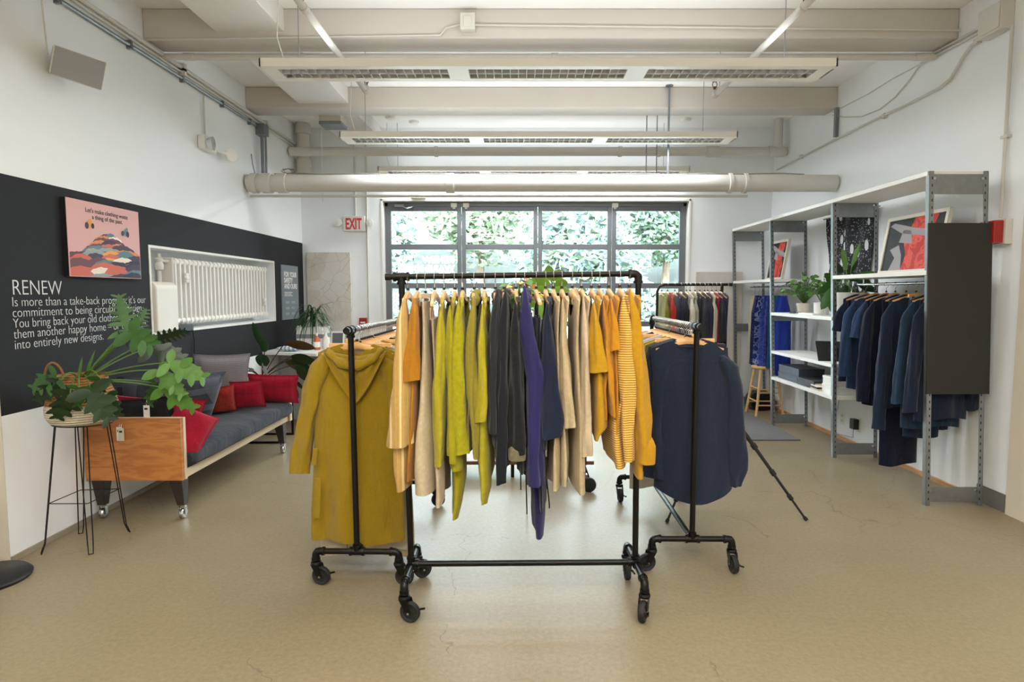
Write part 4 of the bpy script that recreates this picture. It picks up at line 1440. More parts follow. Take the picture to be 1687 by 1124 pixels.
bgm.loft(rings).build('bag_body', cloth('clear_blue_film', '#9fb6c8', rough=.25, stripes=[(0, 22, '#e8eef2', .45)], wr=.8), t, smooth=True)
q = at(553, 555, y=6.98)
t = thing('card_stand', 'white framed dark card standing on desk near the yellow coat', 'sign', (q.x, 6.9, zt))
M = Matrix.Translation((q.x, 6.98, zt)) @ Matrix.Rotation(radians(-12), 4, 'X')
MB().box(-.06, .09, -.006, .006, 0.002, .21, 0, M).build('frame', m_trimw, t)
MB().box(-.045, .075, -.008, -.006, .02, .19, 0, M).build('card', plain('slate_card', '#5d6166', .5), t)
MB().box(-.02, .05, .02, .03, 0.002, .10, 0, Matrix.Translation((q.x, 6.98, zt))).build('easel', m_trimw, t)
# ================================================================== pipe racks
RP = .0150


def elbow(mb, c, d1, d2, r=RP, R=.022):
    """pipe elbow with collars; d1, d2 unit vectors from corner outwards"""
    d1, d2 = Vector(d1), Vector(d2)
    pts = [c + d1 * (R + .02), c + d1 * R] + [c + d1 * R * (1 - sin(a)) + d2 * R * (1 - cos(a)) for a in (.4, .8, 1.2)] + [c + d2 * R, c + d2 * (R + .02)]
    mb.tube(pts, r * 1.28, 14)
    for d in (d1, d2):
        mb.cyl(c + d * (R + .012), c + d * (R + .024), r * 1.5, 14)
    return mb


def tee(mb, c, dirs, r=RP):
    for d in dirs:
        d = Vector(d)
        mb.cyl(c - d * .0, c + d * .034, r * 1.28, 14)
        mb.cyl(c + d * .026, c + d * .038, r * 1.5, 14)
    return mb


def caster(root, p, yaw, r=.048):
    """p: bottom of the elbow stem; wheel trails in direction yaw (radians)"""
    d = Vector((cos(yaw), sin(yaw), 0))
    s = Vector((-sin(yaw), cos(yaw), 0))
    wc = Vector((p.x, p.y, r)) + d * .028
    fk = MB()
    fk.cyl(Vector((p.x, p.y, p.z)), Vector((p.x, p.y, 2 * r + .015)), .010, 10)
    fk.lathe([(.001, .0), (.026, .002), (.028, .010), (.024, .02), (.001, .022)], Vector((p.x, p.y, 2 * r + .006)), 'z', 18)
    for q in (-1, 1):
        o = s * q * .019
        a, b_, c, e = Vector((p.x, p.y, 2 * r + .012)) - d * .02 + o, Vector((p.x, p.y, 2 * r + .012)) + d * .026 + o, wc + d * .014 + o, wc - d * .014 + o
        t = s * q * .003
        vs = [a, b_, c, e, a + t, b_ + t, c + t, e + t]
        fk.add(vs, [(0, 1, 2, 3), (4, 7, 6, 5), (0, 4, 5, 1), (1, 5, 6, 2), (2, 6, 7, 3), (3, 7, 4, 0)])
    fk.tube([wc + s * .024, wc + s * .03 + d * .03 - Vector((0, 0, -.0)), wc + s * .028 + d * .06 + Vector((0, 0, .01))], .005, 6)
    f = fk.build('caster_fork', m_blackiron, root, smooth=35)
    M = Matrix(((d.x, s.x, 0, 0), (d.y, s.y, 0, 0), (0, 0, 1, 0), (0, 0, 0, 1)))
    w = MB().lathe([(0, -.013), (.018, -.014), (.02, -.009), (.032, -.009), (.036, -.013), (r - .004, -.014), (r, -.008), (r, .008), (r - .004, .014), (.036, .013), (.032, .009), (.02, .009), (.018, .014), (0, .013)], wc, 'y', 28, M=M)
    w.build('wheel', m_rubber, f, smooth=40)
    hb = MB()
    hb.cyl(wc - s * .024, wc + s * .024, .006, 10)
    hb.build('axle', m_chrome, f, smooth=True)


def rack(label, p0, p1, zt0, zt1, name_grp, top='tee-elbow', yaws=(0, 1, 2, 3), half=.21, zb=.175):
    """posts stand at p0 and p1 (x,y at floor, dx lean); bar between the tops"""
    (x0, y0, l0), (x1, y1, l1) = p0, p1
    t = thing('garment_rack', label, 'clothes rack', ((x0 + x1) / 2, (y0 + y1) / 2, 0), name_grp)
    A, B = Vector((x0, y0, zb)), Vector((x1, y1, zb))
    TA, TB = Vector((x0 + l0, y0, zt0)), Vector((x1 + l1, y1, zt1))
    ax = (TB - TA).normalized()
    bx = (B - A).normalized()
    px = Vector((-bx.y, bx.x, 0))
    MB().cyl(A, TA, RP, 16).build('post', m_blackiron, t, smooth=True)
    MB().cyl(B, TB, RP, 16).build('post', m_blackiron, t, smooth=True)
    MB().cyl(TA - ax * .06, TB, .0138, 16).build('hanging_bar', m_blackiron, t, smooth=True)
    MB().cyl(A, B, RP, 16).build('bottom_rail', m_blackiron, t, smooth=True)
    f = MB()
    tee(f, TA, [ax, -ax, (A - TA).normalized()])
    f.build('tee_fitting', m_blackiron, t, smooth=35)
    MB().cyl(TA - ax * .075, TA - ax * .05, .017, 14).build('end_cap', m_blackiron, t, smooth=35)
    elbow(MB(), TB, -ax, (B - TB).normalized()).build('elbow_fitting', m_blackiron, t, smooth=35)
    i = 0
    for P in (A, B):
        MB().cyl(P - px * half, P + px * half, RP, 16).build('base_pipe', m_blackiron, t, smooth=True)
        tee(MB(), P, [px, -px, (0, 0, 1), bx if P is A else -bx]).build('tee_fitting', m_blackiron, t, smooth=35)
        for s in (-1, 1):
            elbow(MB(), P + px * s * half, -px * s, (0, 0, -1)).build('elbow_fitting', m_blackiron, t, smooth=35)
        for s in (-1, 1):
            e = P + px * s * half
            caster(t, Vector((e.x, e.y, zb - .03)), yaws[i])
            i += 1
    return t, TA, TB


# ------------------------------------------------------------------ hangers and garments
def hang_z(w):
    """height of a hanger's top edge at distance w from its middle"""
    a = abs(w) / .205
    return -.066 - .062 * a ** 1.15 - .018 * max(0, a - .75)


def hanger_proto():
    t = thing('hanger', 'hanger', 'hanger')
    R = .0205
    zc = .0138 + .0018 - R
    arc = [Vector((-R * cos(radians(-30 + 21 * k)), 0, zc + R * sin(radians(-30 + 21 * k)))) for k in range(11)]
    arc += [Vector((.012, 0, zc - .018)), Vector((0, 0, zc - .028)), Vector((0, 0, -.066))]
    MB().tube(arc, .0018, 8).build('hook', m_chrome, t, smooth=True, world=False)
    MB().lathe([(.001, -.066), (.008, -.065), (.008, -.054), (.001, -.053)], (0, 0, 0), 'z', 10).build('neck_ferrule', m_black, t, smooth=True, world=False)
    rings = []
    n = 22
    for k in range(n + 1):
        u = -1 + 2 * k / n
        w = .186 * u
        a = abs(u)
        zz = hang_z(w) + .000
        hh = .034 * (1 - .42 * a) if a < .97 else .012
        th = .0095 - .001 * a
        yy = .012 * a * a
        rings.append([Vector((w, yy + p * th, zz - hh / 2 + q * hh / 2 - .002)) for p, q in ((-1, -.6), (-.6, -1), (.6, -1), (1, -.6), (1, .6), (.6, 1), (-.6, 1), (-1, .6))])
    MB().loft(rings).build('hanger_arms', m_hang, t, smooth=50, world=False)
    return t


HP = hanger_proto()
HP_used = [False]


def bar_hanger_proto():
    t = thing('clip_hanger', 'clip hanger', 'hanger')
    R = .0205
    zc = .0138 + .0018 - R
    arc = [Vector((-R * cos(radians(-30 + 21 * k)), 0, zc + R * sin(radians(-30 + 21 * k)))) for k in range(11)]
    arc += [Vector((.012, 0, zc - .018)), Vector((0, 0, zc - .028)), Vector((0, 0, -.078))]
    MB().tube(arc, .0018, 8).build('hook', m_chrome, t, smooth=True, world=False)
    MB().lathe([(.001, -.08), (.0065, -.079), (.0065, -.068), (.001, -.067)], (0, 0, 0), 'z', 10).build('neck_ferrule', m_black, t, smooth=True, world=False)
    MB().box(-.165, .165, -.006, .006, -.104, -.080).build('hanger_bar', m_hang, t, bevel=.003, world=False)
    for s in (-1, 1):
        c = MB()
        c.box(s * .13 - .012, s * .13 + .012, -.010, -.002, -.135, -.098).box(s * .13 - .012, s * .13 + .012, .002, .010, -.135, -.098)
        c.tube([(s * .13 - .012, -.01, -.1), (s * .13 - .012, 0, -.092), (s * .13 - .012, .01, -.1)], .002, 6)
        c.build('clip', m_chrome, t, world=False)
    return t


BP = bar_hanger_proto()
BP_used = [False]


def put_hanger(p, rz, label, group, clip=False, tilt=0.0):
    proto, used = (BP, BP_used) if clip else (HP, HP_used)
    if used[0]:
        o = copy_tree(proto)
    else:
        o = proto
        used[0] = True
    o.location = p
    o.rotation_euler = (0, 0, rz)
    o['label'] = label
    o['group'] = group
    return o


def smooth_interp(rows, z):
    """rows sorted by falling z: tuples (z, a, b ...)"""
    if z >= rows[0][0]:
        return rows[0][1:]
    for r0, r1 in zip(rows, rows[1:]):
        if r0[0] >= z >= r1[0]:
            t = (r0[0] - z) / max(1e-6, r0[0] - r1[0])
            t = t * t * (3 - 2 * t) * .5 + t * .5
            return [a + (b_ - a) * t for a, b_ in zip(r0[1:], r1[1:])]
    return rows[-1][1:]


def se(a, e):
    c, s = cos(a), sin(a)
    return math.copysign(abs(c) ** (2 / e), c), math.copysign(abs(s) ** (2 / e), s)


def body_mesh(zhem, shoulder=.20, hemw=.25, thick=.020, hemth=.035, seed=0, fold=.010, rows=None, neck=.075, slope=.36,
              ztop=None, n=64, nv=34, hemcurve=.0, straps=False, waist=0.0, drop=.04):
    """shirt/dress body in hanger frame: x along the hanger, y thickness; rows: (z, tc, th) overrides thickness"""
    rnd = random.Random(seed)
    ph = [rnd.uniform(0, 6.28) for _ in range(6)]
    kf = [rnd.uniform(14, 22), rnd.uniform(30, 42), rnd.uniform(5, 9)]
    rings = []
    for j in range(nv + 1):
        v = (j / nv)
        ring = []
        for i in range(n):
            a = 2 * pi * i / n
            cx, sy = se(a, 2.6)
            vv = v ** .9
            W = shoulder + (hemw - shoulder) * min(1, vv * 1.15) - waist * sin(pi * vv)
            w = W * cx
            aw = abs(w)
            # top line : neck dip and shoulder slope
            if ztop is not None:
                zt = ztop - max(0, aw - neck) * slope
            elif aw >= neck:
                zt = hang_z(aw) + .009
            else:
                zt = hang_z(neck) + .009 - max(0, 1 - (aw / neck) ** 2) * drop
            z = zt + (zhem - zt + hemcurve * (1 - (2 * aw / (2 * W)) ** 2 * 2)) * v
            z += .012 * sin(w * kf[2] * 2 + ph[3]) * v ** 2
            if rows:
                tc, th = smooth_interp(rows, z)
            else:
                tc, th = .004, thick + (hemth - thick) * vv
            k0 = min(1, v * 4)
            th_ = .0115 + (th - .0115) * k0
            tc_ = tc * k0 + .004 * (1 - k0) + .010 * (aw / .2) ** 2 * (1 - k0)
            fa = fold * min(1, v * 1.6)
            f = fa * (sin(w * kf[0] + ph[0] + z * 2.0) + .5 * sin(w * kf[1] + ph[1] - z * 3) + .6 * noise.noise(Vector((w * 9, z * 4, seed * 3.1 + (1 if sy > 0 else 0)))))
            f2 = fa * .5 * noise.noise(Vector((w * 16, z * 7, seed + (5 if sy > 0 else 9))))
            ring.append(Vector((w + .25 * fa * sin(z * 9 + ph[4]) * v, tc_ + th_ * sy + f + f2, z)))
        rings.append(ring)
    mb = MB()
    mb.loft(rings, False, False)
    # close the shoulders, leave the neck open
    N_ = n
    half = N_ // 2
    for i in range(0, half):
        a0, a1 = i, i + 1
        b0, b1 = (N_ - i) % N_, (N_ - i - 1) % N_
        wv = abs(mb.v[a0].x)
        if wv > neck * .95:
            if a0 == b0:
                mb.f.append((a0, a1, b1))
            elif a1 == b1:
                mb.f.append((a0, a1, b0))
            else:
                mb.f.append((a0, a1, b1, b0))
            mb.m.append(0)
    return mb


def sleeve_mesh(rows, seed=0, fold=.006, n=28, nv=26, cuff=0.0):
    """rows: (z, tc, th, wc, wh) from the shoulder down"""
    rnd = random.Random(seed + 77)
    ph = [rnd.uniform(0, 6.28) for _ in range(4)]
    zt, zb = rows[0][0], rows[-1][0]
    rings = []
    for j in range(nv + 1):
        v = j / nv
        z = zt + (zb - zt) * v
        tc, th, wc, wh = smooth_interp(rows, z)
        ring = []
        k = min(1.0, sqrt(min(1, v * nv / 3.0)) * .75 + .25) if v * nv < 3 else 1
        for i in range(n):
            a = 2 * pi * i / n
            cx, sy = se(a, 2.3)
            f = fold * min(1, v * 3) * (sin(a * 3 + ph[0] + z * 5) + .6 * sin(a * 5 + ph[1] - z * 8) + 1.2 * noise.noise(Vector((cos(a) * 1.5, sin(a) * 1.5, z * 9 + seed))))
            ring.append(Vector((wc + (wh * k + f) * cx, tc + (th * k + f) * sy, z + (.010 * (1 - k)) + .008 * sin(a + ph[2]) * v)))
        rings.append(ring)
    mb = MB()
    mb.loft(rings, True, False)
    return mb


def to_local(p, hook, rz):
    d = p - hook
    c, s = cos(-rz), sin(-rz)
    return Vector((d.x * c - d.y * s, d.x * s + d.y * c, d.z))


def side_garment(name, label, cat, group, mat, hook, sleeve=None, body=None, hem=None, near=.235, zplane=None, seed=0, far=True,
                 shoulder=.20, hemw=.235, fold=.007, neck=.145, ztop=None, drop=.10, parts=None, straps=False, msl=None, slope=.36, topw=None, hembase=None):
    """garment hung with its hanger pointing at the camera; px rows measured on its near edge"""
    rz = -pi / 2
    t = thing(name, label, cat, (0, 0, 0), group)

    def conv(rows, Yn):
        o = []
        for py, xl, xr in rows:
            a, b_ = at(xl, py, y=Yn), at(xr, py, y=Yn)
            o.append((a.z - hook.z, (a.x + b_.x) / 2 - hook.x, max(.006, (b_.x - a.x) / 2)))
        return o
    zs = None
    if sleeve:
        s = conv(sleeve, hook.y - near)
        s2 = []
        n_ = len(s)
        for k, (z, tc, th) in enumerate(s):
            u = k / max(1, n_ - 1)
            wc = near - .045 + .02 * u
            s2.append((z + (.012 if k == 0 else 0), tc, th * (.8 if k == 0 else 1), wc, .032 + .018 * min(1, u * 3)))
        sleeve_mesh(s2, seed, fold * .8).build('sleeve', msl or mat, t, smooth=70, world=False)
        if far:
            f2 = [(z - .01 * k, tc * .5 + .01, min(.035, th), -wc + .01, wh) for k, (z, tc, th, wc, wh) in enumerate(s2)]
            sleeve_mesh(f2, seed + 3, fold * .8).build('sleeve', msl or mat, t, smooth=70, world=False)
        zs = s2
    if body:
        b_ = conv(body, hook.y - near + .02)
        rows = [(z, tc, max(.012, th - fold * 1.1)) for z, tc, th in b_]
        zh = rows[-1][0]
        if sleeve and rows[0][0] < -.25:
            # above the measured part the body follows the sleeve, a bit slimmer
            up = [(z, tc * .6, min(.022, th * .7)) for z, tc, th, wc, wh in s2 if z > rows[0][0] + .05]
            rows = up + rows
    else:
        zh = at(800, hem or 780, y=hook.y - .2).z - hook.z
        if zs:
            rows = [(z, tc * .7 + .005, min(.026, th * .6)) for z, tc, th, wc, wh in zs] + [(zh, zs[-1][1] * .6, .022)]
            rows = [r for i, r in enumerate(rows) if i == 0 or r[0] < rows[i - 1][0] - .001]
        else:
            rows = [(-.1, .004, .014), (zh, .004, .03)]
    body_mesh(zh, topw or shoulder + .010, hemw, seed=seed, rows=rows, fold=fold, neck=neck, ztop=ztop, drop=drop, slope=slope).build('garment_body', mat, t, smooth=70, world=False)
    t.location = hook
    t.rotation_euler = (0, 0, rz)
    return t


# ------------------------------------------------------------------ the main rack
g_main = 'clothes on the middle rack'
MAIN, TA, TB = rack('black pipe clothes rack in the middle, filled with yellow to navy clothes', (-.520, 2.915, -.028), (.583, 2.935, -.006), at(663, 456, y=2.915).z, at(1052, 451, y=2.935).z,
                    'black pipe racks', yaws=(-1.2 + .9, .5, -2.0, -1.6))


def mainhook(px):
    x = at(px, 452, y=2.92).x
    u = (x - TA.x) / (TB.x - TA.x)
    return TA.lerp(TB, u)


def cl(n, h, **k):
    return cloth(n, h, dim=0.66, **k)


K = {
    'cream_stripe': cl('cream_tan_stripe', '#d3ab63', stripes=[(1, 22, '#e0c794', .22), (1, 61, '#c49852', .12)], wr=.35),
    'orange': cl('mango_linen', '#c9861a', wr=.35),
    'ivory': cl('ivory_linen', '#dfcba6', wr=.4),
    'ivory2': cl('blush_cream', '#e2cba8', wr=.3),
    'lime': cl('lime_linen', '#c2b424', wr=.4),
    'lime2': cl('olive_lime', '#b3a812', wr=.4),
    'lime3': cl('chartreuse_slub', '#bdb414', wr=.45, var=.2),
    'khaki': cl('olive_khaki', '#a29330', wr=.4),
    'char': cl('washed_black', '#2e2f33', wr=.4),
    'char2': cl('blue_black_jersey', '#1f2128', wr=.4),
    'char3': cl('speckled_charcoal', '#232224', wr=.5, var=.5),
    'purple': cl('ultramarine_purple', '#322d66', wr=.45),
    'navy': cl('navy_poplin', '#1e2840', wr=.35),
    'navyd': cl('dark_navy_silk', '#151a2b', wr=.35),
    'cream3': cl('natural_canvas', '#d9c296', wr=.35),
    'yel': cl('bright_yellow_silk', '#d9a51e', wr=.35),
    'ora2': cl('apricot_gold', '#dc961c', wr=.35),
    'knit': cl('gold_stripe_knit', '#cc942a', stripes=[(2, 95, '#ecc774', .42)], wr=.3),
    'gold': cl('golden_yellow', '#d79f1a', wr=.4),
}
# hook px, name, short description, material, sleeve rows, body rows, options
GS = [
    (672, 'striped_shirt', 'cream and tan striped shirt, leftmost on the middle rack', 'cream_stripe', [(501, 656, 671), (538, 651, 669), (618, 645, 675), (680, 639, 678), (735, 634, 679)], [(735, 638, 680), (780, 640, 678), (806, 647, 673)], {}),
    (687.5, 'tee_shirt', 'mango orange short-sleeved top next to the cream striped shirt', 'orange', [(499, 676, 686), (535, 671, 688), (576, 665.5, 690), (614, 663, 691), (629, 664, 690)], [(628, 673, 689), (700, 671, 689), (798, 667, 683)], {}),
    (701, 'skirt', 'ivory linen skirt on a clip hanger beside the mango top', 'ivory', None, [(500, 692, 706), (560, 688, 708), (640, 683, 712), (785, 675, 718), (806, 675, 720)], {'clip': 1}),
    (716, 'dress', 'blush cream dress with a strap, right of the ivory skirt', 'ivory2', None, [(505, 707, 716), (600, 707, 722), (700, 708, 728), (780, 713, 732), (828, 712, 732)], {'strap': 1}),
    (731.6, 'blouse', 'lime linen blouse, first of the green ones', 'lime', [(515, 719, 729), (576, 715, 734), (650, 711, 734), (720, 714, 731), (768, 717, 729)], [(690, 713, 732), (768, 716, 730)], {}),
    (749, 'tunic', 'olive lime tunic with a long pointed hem hanging lowest of the greens', 'lime2', [(511, 734, 745), (580, 735, 750), (700, 738, 756), (760, 740, 757)], [(770, 733, 764), (800, 734, 765), (835, 736, 760), (868, 739, 749)], {'hemw': .17}),
    (762, 'sweater', 'chartreuse slub sweater with wide sleeve ending square', 'lime3', [(499, 750, 758), (555, 742, 765), (635, 736, 769), (700, 736, 770), (748, 738, 772)], [(740, 730, 762), (772, 732, 764)], {}),
    (781, 'hooded_jacket', 'khaki olive hooded jacket between chartreuse and lime garments', 'khaki', [(495, 774, 785), (560, 767, 783), (650, 769, 787), (720, 776, 790), (754, 779, 790)], [(700, 768, 782), (742, 770, 782)], {'collar': 1}),
    (798, 'cardigan', 'lime linen long dress, last of the greens before the black coats', 'lime', [(507, 790, 799), (575, 785, 802), (655, 783, 806), (694, 780, 803)], [(690, 780, 808), (760, 779, 811), (800, 783, 811), (834, 787, 802)], {}),
    (816, 'coat', 'washed black coat with rounded collar, first of the dark ones', 'char', [(484, 812, 826), (535, 805, 822), (640, 803, 819), (712, 806, 819)], [(690, 806, 824), (740, 809, 826)], {'collar': 1, 'slope': .28}),
    (830.5, 'hooded_coat', 'blue-black hooded jersey coat, second of the dark ones', 'char2', [(487, 824, 841), (555, 818, 838), (680, 815, 836), (796, 818, 834)], [(720, 817, 836), (780, 822, 840)], {'collar': 1, 'slope': .28}),
    (850, 'jacket', 'speckled charcoal jacket with turned tan cuff', 'char3', [(506, 844, 853), (560, 838, 860), (680, 838, 866), (748, 839, 866)], [(720, 852, 868), (785, 852, 870)], {'cuff': 1}),
    (864.5, 'long_jacket', 'ultramarine purple jacket with folded back collar', 'purple', [(478, 858, 871), (535, 858, 878), (590, 865, 888), (622, 869, 896), (660, 869, 893), (755, 868, 893), (803, 869, 895)], [(790, 868, 896), (803, 869, 897)], {'collar': 1, 'slope': .2}),
    (876, 'trousers', 'purple trousers hanging below the ultramarine jacket', 'purple', None, [(530, 872, 880), (640, 870, 888), (790, 872, 901), (850, 875, 899), (884, 878, 896)], {'hemw': .12, 'clip': 1, 'topw': .11}),
    (883.5, 'slip_dress', 'dark navy strappy slip dress right of the purple jacket', 'navyd', None, [(540, 880, 890), (620, 882, 894), (715, 886, 900), (835, 888, 900)], {'strap': 1}),
    (899, 'shirt', 'navy poplin shirt with wide angled sleeve in the middle', 'navy', [(505, 898, 906), (555, 896, 911), (640, 892, 919), (698, 890, 930), (722, 893, 926)], [(700, 888, 908), (745, 886, 906)], {}),
    (912, 'shift_dress', 'natural canvas sleeveless dress beside the navy shirt', 'cream3', None, [(503, 911, 920), (600, 915, 926), (700, 909, 926), (760, 905, 926), (808, 903, 926)], {}),
    (926, 'canvas_coat', 'natural canvas coat with cropped sleeve, middle of the creams', 'cream3', [(499, 924, 932), (555, 923, 935), (640, 925, 943), (704, 930, 950)], [(690, 922, 942), (770, 925, 942), (802, 927, 938)], {}),
    (943, 'collared_coat', 'natural canvas coat with turned collar, longest of the creams', 'cream3', None, [(490, 935, 956), (535, 942, 958), (640, 943, 964), (740, 942, 967), (811, 941, 968)], {'collar': 1}),
    (958.7, 'long_shirt', 'blush cream shirt with straight long sleeve before the yellows', 'ivory2', [(495, 960, 966), (555, 958, 972), (640, 958, 974), (751, 958, 976)], [(700, 956, 970), (780, 957, 970)], {}),
    (975, 'silk_blouse', 'bright yellow blouse with draped sleeve, first of the yellows', 'yel', [(505, 976, 984), (560, 973, 994), (612, 974, 1003)], [(600, 974, 1001), (660, 976, 1009), (706, 976, 1011), (722, 977, 995)], {}),
    (988, 'thin_cardigan', 'apricot gold cardigan with a narrow hanging sleeve', 'ora2', [(503, 993, 999), (560, 996, 1008), (620, 1000, 1013), (684, 1006, 1014)], [(640, 990, 1008), (690, 992, 1008)], {}),
    (1004, 'tee_shirt', 'apricot gold tee shirt left of the striped knit', 'ora2', [(499, 1005, 1012), (540, 1004, 1019), (578, 1002, 1021)], [(576, 1005, 1020), (680, 1009, 1018), (715, 1008, 1018)], {}),
    (1022, 'knit_sweater', 'gold knit sweater with fine horizontal stripes', 'knit', [(498, 1022, 1037), (555, 1021, 1045), (640, 1021, 1047), (700, 1023, 1047), (762, 1027, 1045)], [(700, 1001, 1028), (735, 1002, 1034), (768, 1007, 1036)], {}),
    (1038, 'button_shirt', 'golden yellow shirt, rightmost on the middle rack', 'gold', [(484, 1034, 1047), (535, 1041, 1058), (640, 1047, 1069), (700, 1047, 1075), (758, 1050, 1076)], [(735, 1041, 1070), (785, 1043, 1067)], {'shirtcuff': 1}),
]
for i, (hp, nm, lb, mk, sl, bd_, op) in enumerate(GS):
    h = mainhook(hp)
    short = lb.split(',')[0].split(' next to')[0].split(' beside')[0].split(' between')[0]
    if nm != 'trousers':
        put_hanger(h, -pi / 2, 'wooden %s on middle rack carrying the %s' % ('clip hanger' if op.get('clip') else 'hanger', ' '.join(short.split()[:7])), 'hangers on the middle rack', bool(op.get('clip')))
    kw = {k: op[k] for k in ('hemw', 'slope', 'topw') if k in op}
    if op.get('clip'):
        kw.update(neck=.0001, ztop=-.118, slope=.0, drop=0, topw=op.get('topw', .16), hemw=op.get('hemw', .25), near=.20)
    if nm == 'trousers':
        kw.update(ztop=-.2, near=.12)
    if op.get('strap'):
        kw.update(ztop=-.19, slope=.05, topw=.16, neck=.0001, drop=0, near=.2)
    g = side_garment(nm, lb, {'knit_sweater': 'sweater'}.get(nm, nm.replace('_', ' ').split()[-1]), g_main, K[mk], h, sl, bd_, seed=i * 7 + 1, fold=.0078, **kw)
    loc = lambda px, py, w: Vector((w, (at(px, py, y=h.y - w).x - h.x), at(px, py, y=h.y - w).z - h.z))
    if op.get('strap'):
        for s in (-1, 1):
            st = MB()
            st.tube([(s * .15, .0, -.20), (s * .165, .002, -.15), (s * .12, .004, -.115), (s * .10, .004, -.20)], .0035, 6)
            st.build('strap', K[mk], g, smooth=True, world=False)
    if op.get('collar'):
        c = MB()
        rings = []
        for k in range(17):
            u = -1 + 2 * k / 16
            w = .105 * u
            zz = -.085 - .03 * abs(u) + .012 * (1 - u * u)
            rings.append([Vector((w * 1.0, .008 + .020 * cos(a) + .006 * sin(k), zz + .022 * sin(a) - .010)) for a in [2 * pi * q / 12 for q in range(12)]])
        c.loft(rings).build('collar', K[mk], g, smooth=True, world=False)
    if op.get('cuff'):
        z1, z0 = loc(850, 729, .2).z, loc(850, 752, .2).z
        a_, b_ = loc(838, 740, .2).y, loc(866, 740, .2).y
        sleeve_mesh([(z1, (a_ + b_) / 2, (b_ - a_) / 2 + .004, .205, .056), (z0, (a_ + b_) / 2 - .002, (b_ - a_) / 2 + .002, .21, .054)], 3, .003, nv=8).build('turned_cuff', cl('tan_speckle_cuff', '#8a8064', var=.3), g, smooth=True, world=False, label='turned back tan speckled cuff')
    if op.get('shirtcuff'):
        z1, z0 = loc(1060, 716, .2).z, loc(1060, 758, .2).z
        a_, b_ = loc(1049, 740, .2).y, loc(1077, 740, .2).y
        sleeve_mesh([(z1, (a_ + b_) / 2, (b_ - a_) / 2 + .001, .205, .054), (z0, (a_ + b_) / 2, (b_ - a_) / 2 + .001, .21, .054)], 3, .003, nv=8).build('cuff', K[mk], g, smooth=True, world=False)


# ------------------------------------------------------------------ side racks
LX = -.828
LR, LTA, LTB = rack('black pipe clothes rack at left with mustard coat, seen end on', (LX + .005, 3.06, -.01), (LX + .03, 4.22, -.02), 1.315, 1.315, 'black pipe racks', yaws=(0, -.2, .4, 2.2), half=.215)
RR, RTA, RTB = rack('black pipe clothes rack at right with navy shirt, seen end on', (.945, 3.22, 0), (.955, 4.34, 0), 1.325, 1.325, 'black pipe racks', yaws=(-1.5, 3.3, 1.4, -1.5), half=.215)


def front_garment(name, label, cat, group, mat, hook, rows, hemz, sleeves=None, seed=0, fold=.008, thick=.03, hemth=.05, **kw):
    """garment hung facing the camera (x along hanger)"""
    t = thing(name, label, cat, (0, 0, 0), group)
    body_mesh(hemz, rows[0], rows[1], thick, hemth, seed=seed, fold=fold, **kw).build('garment_body', mat, t, smooth=70, world=False)
    if sleeves:
        for s in sleeves:
            sleeve_mesh(s, seed + int(s[0][3] * 100), .006).build('sleeve', mat, t, smooth=70, world=False)
    t.location = hook
    return t


def fit_sleeve(h, pts, Y, yoff=0, hy=.04):
    """pts: (py, xl, xr) on depth Y, local sleeve rows for a front-facing garment"""
    o = []
    for py, xl, xr in pts:
        a, b_ = at(xl, py, y=Y), at(xr, py, y=Y)
        o.append((a.z - h.z, yoff, hy, (a.x + b_.x) / 2 - h.x, (b_.x - a.x) / 2))
    return o


# mustard hooded coat
CY = 3.17
m_must = cloth('mustard_waxed_cotton', '#ab8a0a', rough=.7, wr=.85, var=.08, weave=900)
hc = Vector((LX - .003, CY, 1.315))
put_hanger(hc, 0, 'wooden hanger carrying the mustard coat at the front of left rack', 'hangers on the left rack')
coat = thing('hooded_coat', 'long mustard yellow hooded coat hanging at the front of left rack', 'coat', (0, 0, 0), 'clothes on the left rack')
yl = CY - .02
zh = at(590, 893, y=yl).z - hc.z
bw = (at(664, 700, y=yl).x - at(508, 700, y=yl).x) / 2
bc_ = (at(664, 700, y=yl).x + at(508, 700, y=yl).x) / 2 - hc.x
mb = body_mesh(zh, .208, bw, .032, .042, seed=21, fold=.014, neck=.08, n=96, nv=60, hemcurve=-.008, drop=.05)
for v in mb.v:
    k = max(0, min(1, (-v.z - .15) / .5))
    v.x += bc_ * k
mb.build('garment_body', m_must, coat, smooth=70, world=False)
sl = fit_sleeve(hc, [(590, 520, 560), (610, 506, 545), (650, 496, 530), (710, 487, 517), (750, 481, 512), (782, 479, 508)], yl, .005, .045)
sl[0] = (sl[0][0] + .02,) + sl[0][1:]
sleeve_mesh(sl, 5, .007, nv=40).build('sleeve', m_must, coat, smooth=70, world=False)
sr = fit_sleeve(hc, [(590, 610, 648), (615, 625, 666), (660, 636, 676), (720, 645, 682), (780, 648, 684)], yl, .01, .045)
sleeve_mesh(sr, 6, .007, nv=40).build('sleeve', m_must, coat, smooth=70, world=False)
